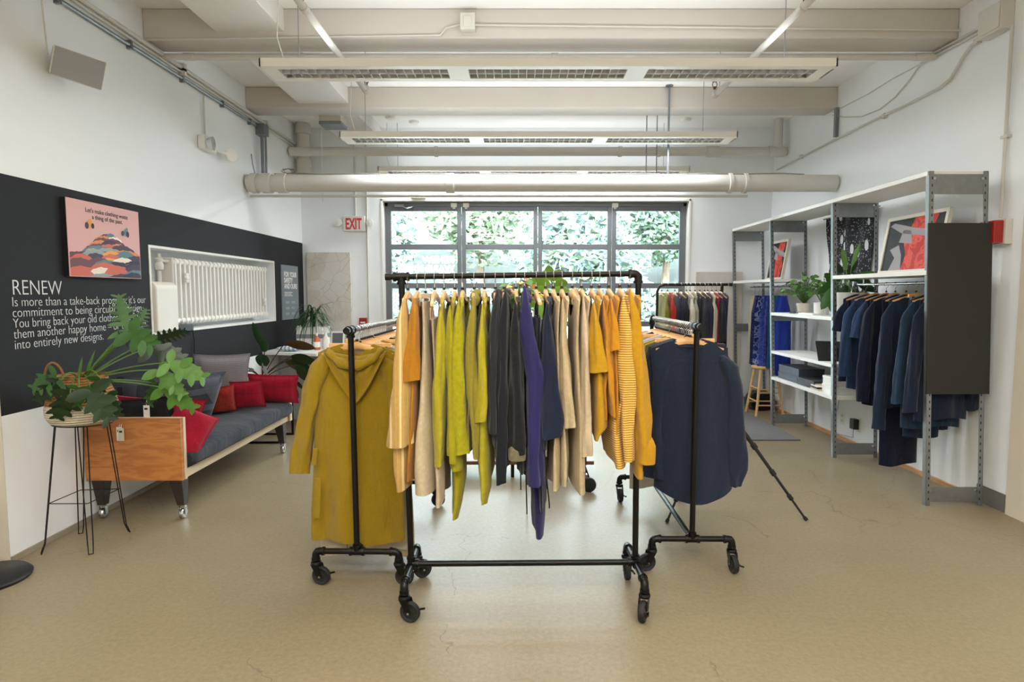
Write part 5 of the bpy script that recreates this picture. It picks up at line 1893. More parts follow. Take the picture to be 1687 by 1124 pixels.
# the hood lies open down the back : a V-shaped cowl with folds running parallel to its edge
hd = MB()
rings = []
nu, nvv = 40, 16
for j in range(nvv + 1):
    v = j / nvv
    fr_r, bk_r = [], []
    for i in range(nu + 1):
        u = -1 + 2 * i / nu
        xt, zt_ = .150 * u, -.085 - .030 * u * u - .055 * (1 - abs(u) ** 1.4)
        zb_ = -.115 - .245 * (1 - abs(u) ** 1.25) - .035 * (1 - u * u)
        x = xt + .012 * u * v
        z = zt_ + (zb_ - zt_) * v
        edge = (1 - u ** 6)
        puff = .030 * sin(pi * min(1, v * .9 + .1)) ** .6 * edge
        rim = .018 * math.exp(-((v - .93) / .06) ** 2) + .010 * sin(v * 15 + 2.2 * abs(u)) * edge * (1 - v)
        nn = .010 * noise.noise(Vector((u * 3.5, v * 3, 4)))
        fr_r.append(Vector((x, -.040 - puff - rim - nn, z)))
        bk_r.append(Vector((x, -.030, z)))
    rings.append(fr_r + bk_r[::-1])
hd.loft(rings).build('hood', m_must, coat, smooth=70, world=False)
rm = []
for k in range(25):
    a = pi * k / 24
    rm.append(Vector((.135 * cos(a) + .0, -.048 - .032 * sin(a), -.098 - .085 * sin(a) ** 1.5)))
MB().tube(rm, [.010 + .016 * sin(pi * k / 24) + .004 * sin(k * 1.3) for k in range(25)], 14).build('hood_rim', m_must, coat, smooth=70, world=False)
# back seam, side vent, pocket flaps
yb = -.062
sm = MB()
for k in range(2):
    xk = bc_ * .6 + .016 + k * .006
    sm.tube([(xk, -.058 - .012 * (q / 10), -.28 - (zh * -1 - .34) * q / 10) for q in range(11)], .0012, 5)
sm.build('back_seam', m_must, coat, smooth=True, world=False)
fp = at(519, 752, y=yl - .05) - hc
M = Matrix.Translation((fp.x, -.075, fp.z)) @ Matrix.Rotation(radians(8), 4, 'Y')
MB().box(-.013, .013, -.004, .004, -.045, .045, 0, M).build('pocket_flap', m_must, coat, bevel=.003, world=False)
fp = at(523, 822, y=yl - .05) - hc
M = Matrix.Translation((fp.x, -.075, fp.z)) @ Matrix.Rotation(radians(3), 4, 'Y')
MB().box(-.016, .018, -.003, .003, -.10, .11, 0, M).build('side_pocket', m_must, coat, bevel=.003, world=False)
# drawstring with toggle
MB().tube([(at(571, 880, y=yl).x - hc.x, -.02, zh + .05), (at(571, 880, y=yl).x - hc.x + .002, -.02, zh - .06)], .0015, 5).build('drawstring', m_black, coat, world=False)
coat.location = hc

# more garments on the left rack
lg = 'clothes on the left rack'
lefts = [
    ('long cream dress behind the mustard coat, hem showing below it', '#d8c9b2', at(560, 905, y=3.29).z, .25),
    ('beige linen tunic second behind the mustard coat', '#c9b48c', at(655, 915, y=3.36).z + .03, .26),
    ('mustard shirt behind the beige tunic on the left rack', '#a5871b', .42, .23),
    ('pale sand blouse, fourth behind the mustard coat', '#cdb88f', .5, .23),
    ('black patterned blouse on left rack near its middle', '#26242a', .5, .23),
    ('light tan shirt in the rear half of left rack', '#c4a671', .48, .23),
    ('white linen shirt in the rear half of left rack', '#dcd8cf', .5, .23),
    ('pale yellow dress near the far end of left rack', '#cdb45a', .4, .24),
    ('grey blouse at the far end of left rack', '#8f8e8c', .5, .23)]
hk = 0
ly = [3.20 + .036 * k for k in range(1, 27)]
words = ['first', 'second', 'third', 'fourth', 'fifth', 'sixth', 'seventh', 'eighth', 'ninth', 'tenth', 'eleventh', 'twelfth', 'thirteenth', 'fourteenth', 'fifteenth', 'sixteenth', 'seventeenth', 'eighteenth', 'nineteenth', 'twentieth',
         'twenty-first', 'twenty-second', 'twenty-third', 'twenty-fourth', 'twenty-fifth', 'twenty-sixth']
gi = 0
for k, y in enumerate(ly):
    u = (y - LTA.y) / (LTB.y - LTA.y)
    h = LTA.lerp(LTB, u)
    put_hanger(h, 0 + .05 * sin(k * 2.3), 'wooden hanger on left rack, %s behind the mustard coat hanger' % words[k], 'hangers on the left rack', clip=(k == 0 or k == 8))
    if k in (1, 2, 5, 8, 11, 14, 17, 20, 24) and gi < len(lefts):
        lb, c_, zz, hw_ = lefts[gi]
        z_ = zz - h.z
        front_garment('hanging_garment', lb, 'clothing', lg, cloth('cloth_%s' % c_[1:], c_), h, (.208, hw_), z_, seed=60 + gi, thick=.012, hemth=.016, fold=.004, n=48, nv=16)
        gi += 1

# navy shirt on the right rack
SY = 3.34
hs = RTA.lerp(RTB, (SY - RTA.y) / (RTB.y - RTA.y))
put_hanger(hs, 0, 'wooden hanger carrying the navy shirt at the front of right rack', 'hangers on the right rack')
m_navy = cloth('navy_linen', '#222c40', rough=.85, wr=.4, var=.2, weave=900)
shirt = thing('long_sleeved_shirt', 'navy linen long-sleeved shirt hanging at the front of right rack', 'shirt', (0, 0, 0), 'clothes on the right rack')
ys_ = SY - .02
zh = at(1150, 826, y=ys_).z - hs.z
xa, xb = at(1082, 700, y=ys_).x - hs.x, at(1212, 700, y=ys_).x - hs.x
mb = body_mesh(zh, .212, (xb - xa) / 2, .028, .045, seed=31, fold=.009, neck=.092, n=96, nv=60, hemcurve=0, drop=.022)
bc2 = (xa + xb) / 2
for v in mb.v:
    k = max(0, min(1, (-v.z - .15) / .4))
    v.x += bc2 * k
    q = (v.x - bc2) / ((xb - xa) / 2)
    hk_ = max(0, min(1, (-v.z - .35) / (-zh - .35)))
    v.z += .065 * hk_ ** 2 * (min(1, abs(q)) ** 2.2)
mb.build('garment_body', m_navy, shirt, smooth=70, world=False)
sl = fit_sleeve(hs, [(588, 1176, 1206), (605, 1188, 1219), (640, 1197, 1226), (700, 1199, 1229), (745, 1200, 1232), (775, 1203, 1232), (800, 1206, 1220)], ys_, .0, .04)
sleeve_mesh(sl, 8, .006, nv=40).build('sleeve', m_navy, shirt, smooth=70, world=False)
sl = fit_sleeve(hs, [(588, 1090, 1118), (605, 1080, 1112), (640, 1077, 1106), (700, 1076, 1102), (790, 1078, 1100)], ys_, .02, .04)
sleeve_mesh(sl, 9, .006, nv=40).build('sleeve', m_navy, shirt, smooth=70, world=False)
ck = MB()
ck.tube([(.088 * cos(a), .006 - .018 * sin(a), -.112 - .006 * sin(a)) for a in [pi * k / 14 for k in range(15)]], .007, 8)
ck.build('neckband', m_navy, shirt, smooth=True, world=False)
ck = MB()
ck.tube([(-.17, -.045, -.19), (0, -.05, -.185), (.17, -.045, -.19)], .0012, 5)
ck.build('yoke_seam', m_navy, shirt, world=False)
shirt.location = hs
rights = [
    ('navy shirt directly behind the front navy linen shirt', '#1f2636', .46, 0), ('charcoal shirt third from the front of right rack', '#2e2d30', .50, 0),
    ('olive grey shirt fourth from the front of right rack', '#6b6538', .52, 0), ('pale yellow shirt on the front half of right rack', '#b9a33d', .55, 0),
    ('mustard yellow dress on right rack behind the pale yellow shirt', '#b79416', .5, 0), ('lavender white shirt whose hem shows below the golden shirt', '#cfd0e0', .36, 1),
    ('beige trousers whose hem shows right of main rack post', '#cfc6b6', .27, 1), ('navy skirt with pale hem in the rear half of right rack', '#1c2338', .42, 1),
    ('white pale blouse at the far end of right rack', '#dddad6', .42, 1)]
gi = 0
for k in range(1, 25):
    y = SY + .037 * k
    h = RTA.lerp(RTB, (y - RTA.y) / (RTB.y - RTA.y))
    put_hanger(h, .05 * sin(k * 1.7), 'wooden hanger on right rack, %s behind the navy shirt hanger' % words[k - 1], 'hangers on the right rack', clip=(k in (3, 13)))
    if k in (1, 2, 4, 5, 7, 10, 13, 17, 22):
        lb, c_, zz, far_ = rights[gi]
        g = front_garment('hanging_garment', lb, 'clothing', 'clothes on the right rack', cloth('cloth_%s' % c_[1:], c_), h, (.212, .235), zz - h.z, seed=80 + gi, thick=.013, hemth=.018, fold=.004, n=48, nv=16)
        if gi < 3:
            for s in (-1, 1):
                sleeve_mesh([(-.16, .0, .012, s * .20, .03), (-.25, .0, .022, s * .235, .045), (-.6, .0, .02, s * .25, .045), (-.78, 0, .018, s * .25, .035)], gi, .003, n=20, nv=14).build('sleeve', cloth('cloth_%s' % c_[1:], c_), g, smooth=70, world=False)
        gi += 1

# ------------------------------------------------------------------ far rack by the door
fy = 6.15
b0_, b1_ = at(1083, 469, y=fy), at(1199, 469, y=fy)
fr_ = thing('garment_rack', 'thin black clothes rack by the glazed door with dark and red clothes', 'clothes rack', ((b0_.x + b1_.x) / 2, fy, 0))
zt_ = b0_.z
px_ = at(1189, 500, y=fy).x
MB().tube([(b0_.x, fy, .05), (b0_.x, fy, zt_ - .07), (b0_.x + .02, fy, zt_ - .02), (b0_.x + .07, fy, zt_), (b1_.x, fy, zt_)], .0145, 12).build('frame_tube', m_blackmetal, fr_, smooth=True)
MB().cyl((px_, fy, .05), (px_, fy, zt_), .0145, 12).build('post', m_blackmetal, fr_, smooth=True)
for x in (b0_.x, px_):
    MB().box(x - .02, x + .02, fy - .25, fy + .25, .035, .06).build('foot', m_blackmetal, fr_)
far_g = [(1090, '#7c7a2c', 'olive green top, leftmost on the far rack', .95, 9), (1100, '#a8301c', 'brick red top on the far rack', .9, 11), (1112, '#22243a', 'dark blue top right of the brick red one', .9, 9), (1122, '#1e1f26', 'black jacket left of the cream coat on far rack', .85, 9),
         (1131, '#c9c3b0', 'cream coat on the left half of the far rack', .75, 13), (1137, '#8f917d', 'sage coat right behind the cream coat', .8, 9), (1145, '#1d1e24', 'short black top hanging alone on far rack', 1.05, 9), (1153, '#2b2c38', 'charcoal shirt in the middle of far rack', .8, 9),
         (1161, '#26283a', 'blue-black shirt right of the middle of far rack', .7, 10), (1166, '#b8ae9c', 'stone grey coat beside the crimson dress', .7, 11), (1173, '#8a1039', 'crimson dress on the far rack', .6, 9), (1180, '#23242c', 'black dress right of the crimson one', .6, 9), (1187, '#262748', 'indigo dress, rightmost on the far rack', .4, 9)]
for i, (px, c_, lb, zz, wpx) in enumerate(far_g):
    x = at(px, 469, y=fy).x
    h = Vector((x, fy, zt_))
    put_hanger(h, -pi / 2, 'wooden hanger on far rack for the %s' % lb.split(',')[0].split(' on')[0].split(' right')[0].split(' left')[0].split(' beside')[0].split(' hanging')[0].split(' in the')[0], 'hangers on the far rack')
    w = wpx / FPX * fy / 2
    t = thing('hanging_garment', lb, 'clothing', (0, 0, 0), 'clothes on the far rack')
    mm = cloth('cloth_%s' % c_[1:], c_)
    body_mesh(zz - zt_, .205, .225, seed=100 + i, rows=[(-.12, .0, .012), (-.3, 0, w * .75), (zz - zt_, 0, w)], fold=.005, n=40, nv=14).build('garment_body', mm, t, smooth=70, world=False)
    if i not in (6, 10, 12):
        sleeve_mesh([(-.15, 0, w * .5, .19, .03), (-.25, .0, w * .9, .215, .045), (-.55, .0, w * .9, .22, .045)], i, .004, n=18, nv=12).build('sleeve', mm, t, smooth=70, world=False)
    t.location = h
    t.rotation_euler = (0, 0, -pi / 2)

# ================================================================== metal shelving on the right wall
ZS = 2.325
UY = [4.23, 5.50, 6.84, 8.02]
FX0, FX1 = 2.885, 3.285
SH = .040


def shx(mb):
    for v in mb.v:
        v.x -= SH * v.z
    return mb


su = thing('shelving_unit', 'galvanised steel shelving with white shelves along the right wall', 'shelving', (3.1, 6.1, 0))
for i, y in enumerate(UY):
    for x in (FX0, FX1):
        up = MB()
        up.box(x - .002, x + .002, y - .002, y + .034, 0, ZS)
        up.box(x - (.0 if x == FX0 else .032), x + (.032 if x == FX0 else 0), y - .002, y + .001, 0, ZS)
        sd = 1 if x == FX0 else -1
        for k in range(46):
            z = .05 + k * .0495
            xs_ = x + sd * .020
            up.add([(xs_ - .004, y - .0024, z - .009), (xs_ + .004, y - .0024, z - .009), (xs_ + .004, y - .0024, z + .009), (xs_ - .004, y - .0024, z + .009)], [(0, 1, 2, 3)], 1)
        shx(up).build('upright', [m_galv, plain('slot_shadowed_hole', '#23262a', .8)], su)
    for z0, z1 in ((ZS - .155, ZS - .02), (.03, .135)) + (((1.0, 1.1),) if i == 3 else ()) + (((1.19, 1.24),) if i == 2 else ()):
        shx(MB().box(FX0 + .004, FX1 - .004, y + .002, y + .006, z0, z1)).build('side_plate', m_galv, su, bevel=.002)
    for z in (ZS - .05, .11):
        for x in (FX0 + .035, FX1 - .04):
            shx(MB().cyl((x, y - .004, z), (x, y + .002, z), .009, 10)).build('bolt', m_chrome, su)


def shelf(y0, y1, z, th=.032, mat=m_shelfw):
    return shx(MB().box(FX0 - .008, FX1 + .0, y0 + .008, y1 - .004, z - th, z)).build('shelf', mat, su, bevel=.002)


for a in range(3):
    shelf(UY[a], UY[a + 1] + .012, ZS, .03)
shelf(UY[0], UY[1], 1.655)
shelf(UY[2], UY[3], 1.655)
for z in (1.285, .86, .565):
    shelf(UY[1], UY[2], z)
for a, zz in ((0, 1.575), (2, 1.575)):
    r = MB().cyl((3.10, UY[a] + .02, zz), (3.10, UY[a + 1] - .02, zz), .011, 12)
    for y in (UY[a] + .1, UY[a + 1] - .1):
        r.cyl((3.10, y, zz), (3.10, y, 1.63), .006, 8)
    shx(r).build('hanging_rail', m_chrome, su, smooth=True)
ep = MB().box(FX0 - .01, FX1 + .025, UY[0] - .016, UY[0] - .004, .80, 1.975)
for z in (.83, 1.94):
    for x in (FX0 + .02, FX1 - .01):
        ep.cyl((x, UY[0] - .018, z), (x, UY[0] - .016, z), .006, 8, mi=0)
shx(ep).build('end_panel', m_bell, su, label='matte black end panel')
RAILX = 3.10 - SH * 1.575


# garments on bay 1 rail : seen from their near side, turned towards the aisle
indigo = [cloth('indigo_%d' % i, c_, wr=.4) for i, c_ in enumerate(('#19233a', '#1a2440', '#2a3f63', '#161d33', '#121830', '#1f2d44', '#1b2a40', '#243a52'))]
B1 = [  # y, hem z, sleeve bottom z, material, sleeve, label, half width
    (5.36, .72, 1.17, 0, 'indigo short-sleeved shirt, far end of the navy row on shelving', .24, 1.0),
    (5.20, .68, .80, 2, 'mid-blue denim shirt, second from the far end of navy row', .23, .9),
    (5.06, .72, 1.13, 1, 'indigo top with pale blue short sleeve, third from the far end', .23, .95),
    (4.94, .60, .62, 3, 'dark indigo long-sleeved shirt in the middle of the shelving row', .24, .95),
    (4.80, .14, None, 4, 'very long dark indigo dress, longest in the shelving row', .17, .85),
    (4.68, .62, .45, 5, 'slate blue coat with long sleeve in the shelving row', .24, 1.0),
    (4.55, .42, None, 6, 'dark slate trousers hanging next to the slate blue coat', .15, .8),
    (4.44, .52, .70, 7, 'washed blue cardigan with ragged hem beside the black end panel', .23, .9),
    (4.34, .60, .66, 0, 'indigo top half hidden by the black end panel', .22, .9)]
RZ1 = radians(8)
for i, (y, zh_, zsl, mi, lb, hw_, _s) in enumerate(B1):
    h = Vector((RAILX, y, 1.575 - .0028 + .0))
    cutl = lb.split(',')[0].split(' in the')[0].split(' beside')[0].split(' half')[0].split(' hanging next')[0].split(' next')[0]
    rz_ = RZ1 + radians((3, -4, 2, 0, 5, -3, 3, -4, 2)[i])
    put_hanger(h, rz_, 'wooden hanger in shelving bay for the %s' % ' '.join(cutl.split()[:8]), 'hangers on the shelving rail', clip=(i in (6,)))
    t = thing('hanging_garment', lb, 'clothing', (0, 0, 0), 'blue clothes on the shelving rail')
    mm = indigo[mi]
    kw = dict(neck=.0001, ztop=-.118, slope=0, drop=0) if i == 6 else {}
    body_mesh(zh_ - h.z, .206 if i != 6 else .14, hw_, .016, .03, seed=120 + i, fold=.009, n=52, nv=26, **kw).build('garment_body', mm, t, smooth=70, world=False)
    if zsl:
        zl = zsl - h.z
        for s in (-1, 1):
            sleeve_mesh([(-.145, 0, .014, s * .185, .028), (-.24, 0, .026, s * .225, .045), (zl * .6 - .08, 0, .03, s * .245, .05), (zl, 0.0, .028, s * (.25 if zl < -.5 else .26), .048)], 130 + i * 2 + s, .006, n=22, nv=18).build('sleeve', indigo[2] if i == 2 else mm, t, smooth=70, world=False)
    t.location = h
    t.rotation_euler = (0, 0, rz_)

# scarves and fabrics on the bay 3 rail
def shibori(name, base, c2, sc_=18):
    m, nt, b = newmat(name)
    v = coords(nt, (1, 1, 1))
    w = N(nt, 'ShaderNodeTexVoronoi', Scale=float(sc_), feature='DISTANCE_TO_EDGE')
    nt.links.new(v, w.inputs['Vector'])
    lt = N(nt, 'ShaderNodeMath', operation='LESS_THAN')
    lt.inputs[1].default_value = .09
    nt.links.new(w.outputs['Distance'], lt.inputs[0])
    no = N(nt, 'ShaderNodeTexNoise', Scale=9.0)
    nt.links.new(v, no.inputs['Vector'])
    mu = N(nt, 'ShaderNodeMath', operation='MULTIPLY')
    nt.links.new(lt.outputs[0], mu.inputs[0])
    nt.links.new(no.outputs[0], mu.inputs[1])
    nt.links.new(mix(nt, mu.outputs[0], lin(base), lin(c2)), b.inputs['Base Color'])
    b.inputs['Roughness'].default_value = .85
    return m


FB = [(7.86, 1252, '#cfc4ac', 'plain cream scarf, leftmost in the far shelving bay', None, .60), (7.72, 1261, '#1c2350', 'navy speckled shawl right of the cream scarf', '#4a5590', .60),
      (7.60, 1271, '#1d2b6e', 'blue tie-dyed shawl with white pattern in the far bay', '#a9bde8', .57), (7.45, 1281, '#3546a0', 'periwinkle ruffled scarf in the far bay', '#5766b8', .58),
      (7.28, 1293, '#101218', 'black scarf between the periwinkle and teal ones', None, .62), (7.16, 1300, '#175d80', 'teal blue scarf in the far bay', None, .62), (7.02, 1311, '#2b44b0', 'royal blue scarf, rightmost in the far shelving bay', None, .56)]
for i, (y, px, c_, lb, c2, zb_) in enumerate(FB):
    t = thing('hanging_scarf', lb, 'scarf', (RAILX, y, 1.575), 'scarves on the far shelving rail')
    mm = shibori('shibori_%d' % i, c_, c2, 30 if i == 1 else 16) if c2 else cloth('scarf_%s' % c_[1:], c_, wr=.3)
    mb = MB()
    rings = []
    rnd2 = random.Random(i)
    hwx = .055 if i in (0, 4) else .085
    for j in range(25):
        v = j / 24
        z = 1.47 - (1.47 - zb_) * v
        ring = []
        for k in range(30):
            a = 2 * pi * k / 30
            f = 1 + .20 * sin(5 * a + i + v * 2) + .12 * sin(9 * a + 2 * v)
            if i == 3:
                f += .15 * sin(v * 60 + a * 2)
            ring.append(Vector((RAILX + .0 + hwx * (.45 + .55 * min(1, v * 4)) * cos(a) * f, y + .035 * sin(a) * f, z + .012 * sin(a * 4) * v)))
        rings.append(ring)
    mb.loft(rings).build('fabric', mm, t, smooth=70)
    MB().tube([(RAILX - .012, y, 1.565), (RAILX - .016, y, 1.585), (RAILX, y, 1.5895), (RAILX + .014, y, 1.58), (RAILX + .005, y, 1.54), (RAILX, y, 1.47)], .0022, 6).build('hook', m_galv, t, smooth=True)


# framed prints
def print_mat(name):
    m, nt, b = newmat(name)
    v = coords(nt)
    no = N(nt, 'ShaderNodeTexNoise', Scale=8.0, Detail=5.0, Distortion=.6)
    nt.links.new(v, no.inputs['Vector'])
    r = N(nt, 'ShaderNodeValToRGB')
    r.color_ramp.interpolation = 'CONSTANT'
    e = r.color_ramp.elements
    e[0].color, e[1].color = lin('#b3261d'), lin('#d0493a')
    e[1].position = .5
    e.new(.62).color = lin('#b3261d')
    nt.links.new(no.outputs[0], r.inputs[0])
    nt.links.new(r.outputs[0], b.inputs['Base Color'])
    b.inputs['Roughness'].default_value = .6
    return m


m_art = print_mat('red_brush_print')
m_gr = plain('print_grey_shape', '#9d989b', .7, var=.05)
m_bk = plain('print_black_ground', '#17161c', .6, var=.1)


def framed(label, y0, y1, z0, z1, x, lean, dx):
    """y0 far edge, y1 near edge; leans back on wall"""
    t = thing('framed_print', label, 'picture', (x, (y0 + y1) / 2, z0))
    w, h = abs(y0 - y1), z1 - z0
    M = Matrix.Translation((x, (y0 + y1) / 2, z0)) @ Matrix.Rotation(lean, 4, 'Y')
    f = MB()
    b = .028
    f.box(0, .03, -w / 2, w / 2, 0, b, 0, M).box(0, .03, -w / 2, w / 2, h - b, h, 0, M).box(0, .03, -w / 2, -w / 2 + b, b, h - b, 0, M).box(0, .03, w / 2 - b, w / 2, b, h - b, 0, M)
    f.build('frame', plain('cream_frame', '#ddd6c8', .5), t)
    MB().box(.01, .02, -w / 2 + b, w / 2 - b, b, h - b, 0, M).build('backing', m_bk, t)
    wi, hi = w - 2 * b, h - 2 * b

    def P(pts, lvl):
        return [M @ Vector((.0095 - lvl * .0006, -wi / 2 + u * wi, b + v * hi)) for u, v in pts]
    a = MB().add(P([(.16, 0), (.62, 0), (.58, .3), (.66, .55), (.52, 1), (.12, 1), (.22, .6), (.10, .35)], 1), [tuple(range(8))])
    a.build('red_shape', m_art, t)
    a = MB().add(P([(.62, 0), (.86, 0), (.78, .25), (.9, .42), (.74, .5), (.66, .3)], 1), [tuple(range(6))])
    a.add(P([(.0, .55), (.3, .62), (.72, .72), (.98, .9), (.9, .95), (.5, .8), (.2, .72), (0, .68)], 2), [tuple(range(8))])
    a.add(P([(.5, .5), (.75, .55), (.7, .8), (.55, .75)], 2), [(0, 1, 2, 3)])
    a.build('grey_shape', m_gr, t)
    return t


framed('framed red and black abstract print on the near top shelf', 5.24, 4.50, 1.657, 2.13, 3.06, radians(9), 0)
framed('framed red abstract print on the far top shelf', 7.58, 7.12, 1.657, 2.13, 3.05, radians(9), 0)


# black patterned hanging
def terrazzo():
    m, nt, b = newmat('terrazzo_fabric')
    v = coords(nt)
    a = N(nt, 'ShaderNodeTexVoronoi', Scale=42.0, Randomness=1.0)
    nt.links.new(v, a.inputs['Vector'])
    lt = N(nt, 'ShaderNodeMath', operation='LESS_THAN')
    lt.inputs[1].default_value = .30
    nt.links.new(a.outputs['Distance'], lt.inputs[0])
    c = mix(nt, lt.outputs[0], lin('#15151b'), lin('#8b8b94'))
    mp = coords(nt, (1, 1, .45), (radians(35), 0, 0))
    a2 = N(nt, 'ShaderNodeTexVoronoi', Scale=11.0)
    nt.links.new(mp, a2.inputs['Vector'])
    l2 = N(nt, 'ShaderNodeMath', operation='LESS_THAN')
    l2.inputs[1].default_value = .26
    nt.links.new(a2.outputs['Distance'], l2.inputs[0])
    nt.links.new(mix(nt, l2.outputs[0], c, lin('#d8d8dc')), b.inputs['Base Color'])
    b.inputs['Roughness'].default_value = .8
    return m


wh = thing('patterned_textile', 'black textile with white speckled pattern hung between shelf uprights', 'textile', (XR - .03, 6.1, 2.0))
mb = MB()
rings = []
for j in range(21):
    v = j / 20
    z = 2.285 - .82 * v
    ya = 6.62 - .10 * v + .015 * sin(v * 9)
    yb_ = 5.72 + .13 * v + .012 * sin(v * 7 + 1)
    front, back = [], []
    for i in range(25):
        y = ya + (yb_ - ya) * i / 24
        xx = XR - .040 + .014 * sin(i * .8 + v * 2)
        front.append(Vector((xx - .003, y, z)))
        back.append(Vector((xx + .003, y, z)))
    rings.append(front + back[::-1])
mb.loft(rings).build('fabric', terrazzo(), wh, smooth=50)
rod = MB().cyl((XR - .04, 5.66, 2.29), (XR - .04, 6.68, 2.29), .008, 8)
for y in (5.75, 6.6):
    rod.cyl((XR - .04, y, 2.29), (XR, y, 2.29), .006, 8)
rod.build('hanging_rod', m_galv, wh, smooth=True)

# plants on the middle shelf
ZP = 1.286


def pot(name, label, c, r0, r1, h, mat, band=None):
    t = thing(name, label, 'pot', c)
    MB().lathe([(.001, 0), (r0, 0), (r0 + .004, .006), (r1, h), (r1 - .008, h), (r1 - .012, h - .02)], c, 'z', 28).build('pot', mat, t, smooth=50)
    MB().lathe([(.001, 0), (r1 - .011, 0)], (c[0], c[1], c[2] + h - .02), 'z', 20).build('soil', m_soil, t)
    return t


def leafy(name, label, c, R, H, n, L, w, mats, seed, droop=.3, stemm=m_stem, up=.5):
    rnd = random.Random(seed)
    t = thing(name, label, 'plant', c)
    st = MB()
    for i in range(n):
        a = rnd.uniform(0, 2 * pi)
        el = rnd.uniform(.0, 1.0)
        e = Vector((c[0] + R * sqrt(el) * cos(a), min(8.0, c[1] + R * sqrt(el) * sin(a)), c[2] + H * (up + (1 - up) * rnd.random()) * (1.05 - .5 * el)))
        e.x = min(e.x, XR - .06)
        b_ = Vector(c)
        mid = b_.lerp(e, .5) + Vector((0, 0, H * .15))
        st.tube([b_, mid, e], .0022, 5)
        d = Vector((cos(a + rnd.uniform(-.5, .5)), sin(a + rnd.uniform(-.5, .5)), rnd.uniform(-.5, .5))).normalized()
        lf = MB()
        tp = e + d * L * rnd.uniform(.7, 1.2)
        tp.x = min(tp.x, XR - .03)
        blade(lf, e, tp, w * rnd.uniform(.8, 1.2), L * droop, 6, .25, 0, d.cross(Vector((rnd.uniform(-.5, .5), rnd.uniform(-.9, .2), 1))).normalized())
        lf.build('leaf', rnd.choice(mats), t, smooth=True)
    st.build('stems', stemm, t, smooth=True)
    return t


c = (2.98, 6.38, ZP)
pot('flower_pot', 'small round cream pot on the middle shelf, left of white one', c, .05, .075, .11, plain('cream_glaze', '#d9d0bd', .4))
leafy('pothos', 'bright green bushy plant in the cream pot', (c[0], c[1], c[2] + .1), .20, .32, 85, .055, .024, [m_leafl, m_leafl, m_leaf], 5)
c = (3.00, 6.05, ZP)
pot('flower_pot', 'small straight white pot in the middle of the plant shelf', c, .062, .072, .12, m_pot)
leafy('herb_plant', 'small loose green plant in the straight white pot', (c[0], c[1], c[2] + .11), .13, .26, 45, .06, .020, [m_leaf, m_leafl], 6)
c = (3.02, 5.60, ZP)
pot('flower_pot', 'large tapered white pot at the right end of plant shelf', c, .085, .12, .22, m_pot)
t = thing('peace_lily', 'large broad-leaved dark green plant in the tapered white pot', 'plant', (c[0], c[1], c[2] + .2))
rnd = random.Random(8)
cr = Vector((c[0], c[1], c[2] + .2))
for i, (bx, by, tx, ty, Y, w, mi) in enumerate([(1403, 440, 1416, 402, 5.6, .028, 1), (1394, 445, 1388, 410, 5.65, .034, 1), (1380, 470, 1355, 505, 5.7, .075, 0), (1385, 460, 1350, 480, 5.8, .06, 0), (1378, 480, 1372, 512, 5.75, .08, 0), (1400, 462, 1440, 448, 5.5, .05, 0), (1405, 455, 1435, 470, 5.55, .055, 0),
                                                (1395, 470, 1380, 500, 5.6, .06, 2), (1405, 478, 1425, 500, 5.6, .05, 2), (1410, 480, 1400, 506, 5.5, .06, 2), (1388, 450, 1372, 432, 5.7, .05, 2), (1375, 465, 1360, 450, 5.8, .05, 0), (1415, 470, 1445, 478, 5.6, .045, 2), (1395, 455, 1412, 430, 5.7, .045, 2)]):
    b_, t_ = at(bx, by, y=Y), at(tx, ty, y=Y)
    b_.x, t_.x = min(b_.x, XR - .08), min(t_.x, XR - .07)
    MB().tube([cr, cr.lerp(b_, .55) + Vector((0, 0, .05)), b_], .004, 6).build('stem', m_stem, t, smooth=True)
    lf = MB()
    dd = t_ - b_
    blade(lf, b_, t_ + dd * .1, w * .7, .01, 10, .2, 0, dd.cross(Vector((.5, 1, .3 + rnd.uniform(-.3, .3)))).normalized())
    lf.build('leaf', (m_leaf, m_leafl, m_leafd)[mi], t, smooth=True)
# small things beside the pots
q = Vector((2.90, 6.42, ZP))
t = thing('pebble_dish', 'small dark pebbles lying in front of the cream pot', 'pebbles', q)
for k, (dx, dy, r) in enumerate(((0, 0, .022), (.02, -.06, .018), (-.01, .05, .02), (.0, -.13, .02))):
    MB().lathe([(0, 0.0), (r, r * .3), (r * .9, r * .8), (0, r * 1.1)], (q.x + dx, q.y + dy, ZP), 'z', 12).build('pebble', plain('dark_stone', '#4a4b4d', .6), t, smooth=True)
tag(shx(MB().box(2.93, 3.00, 5.98, 6.28, ZP, ZP + .015)).build('white_card_stack', m_paper), 'small stack of white cards on the plant shelf edge', 'cards')
# middle shelf : black display easel
q = Vector((2.98, 5.72, .862))
t = thing('display_board', 'black slanted display board on the shelf behind the blue clothes', 'display', q)
M = Matrix.Translation(q) @ Matrix.Rotation(radians(-20), 4, 'Z') @ Matrix.Rotation(radians(-62), 4, 'X')
MB().box(-.14, .14, -.008, .008, .0, .34, 0, M).build('board', m_black, t)
MB().box(-.12, .12, .01, .09, 0.0, .012, 0, Matrix.Translation(q) @ Matrix.Rotation(radians(-20), 4, 'Z')).box(-.04, .04, .06, .075, 0.01, .12, 0, Matrix.Translation(q) @ Matrix.Rotation(radians(-20), 4, 'Z')).build('easel_foot', m_black, t)
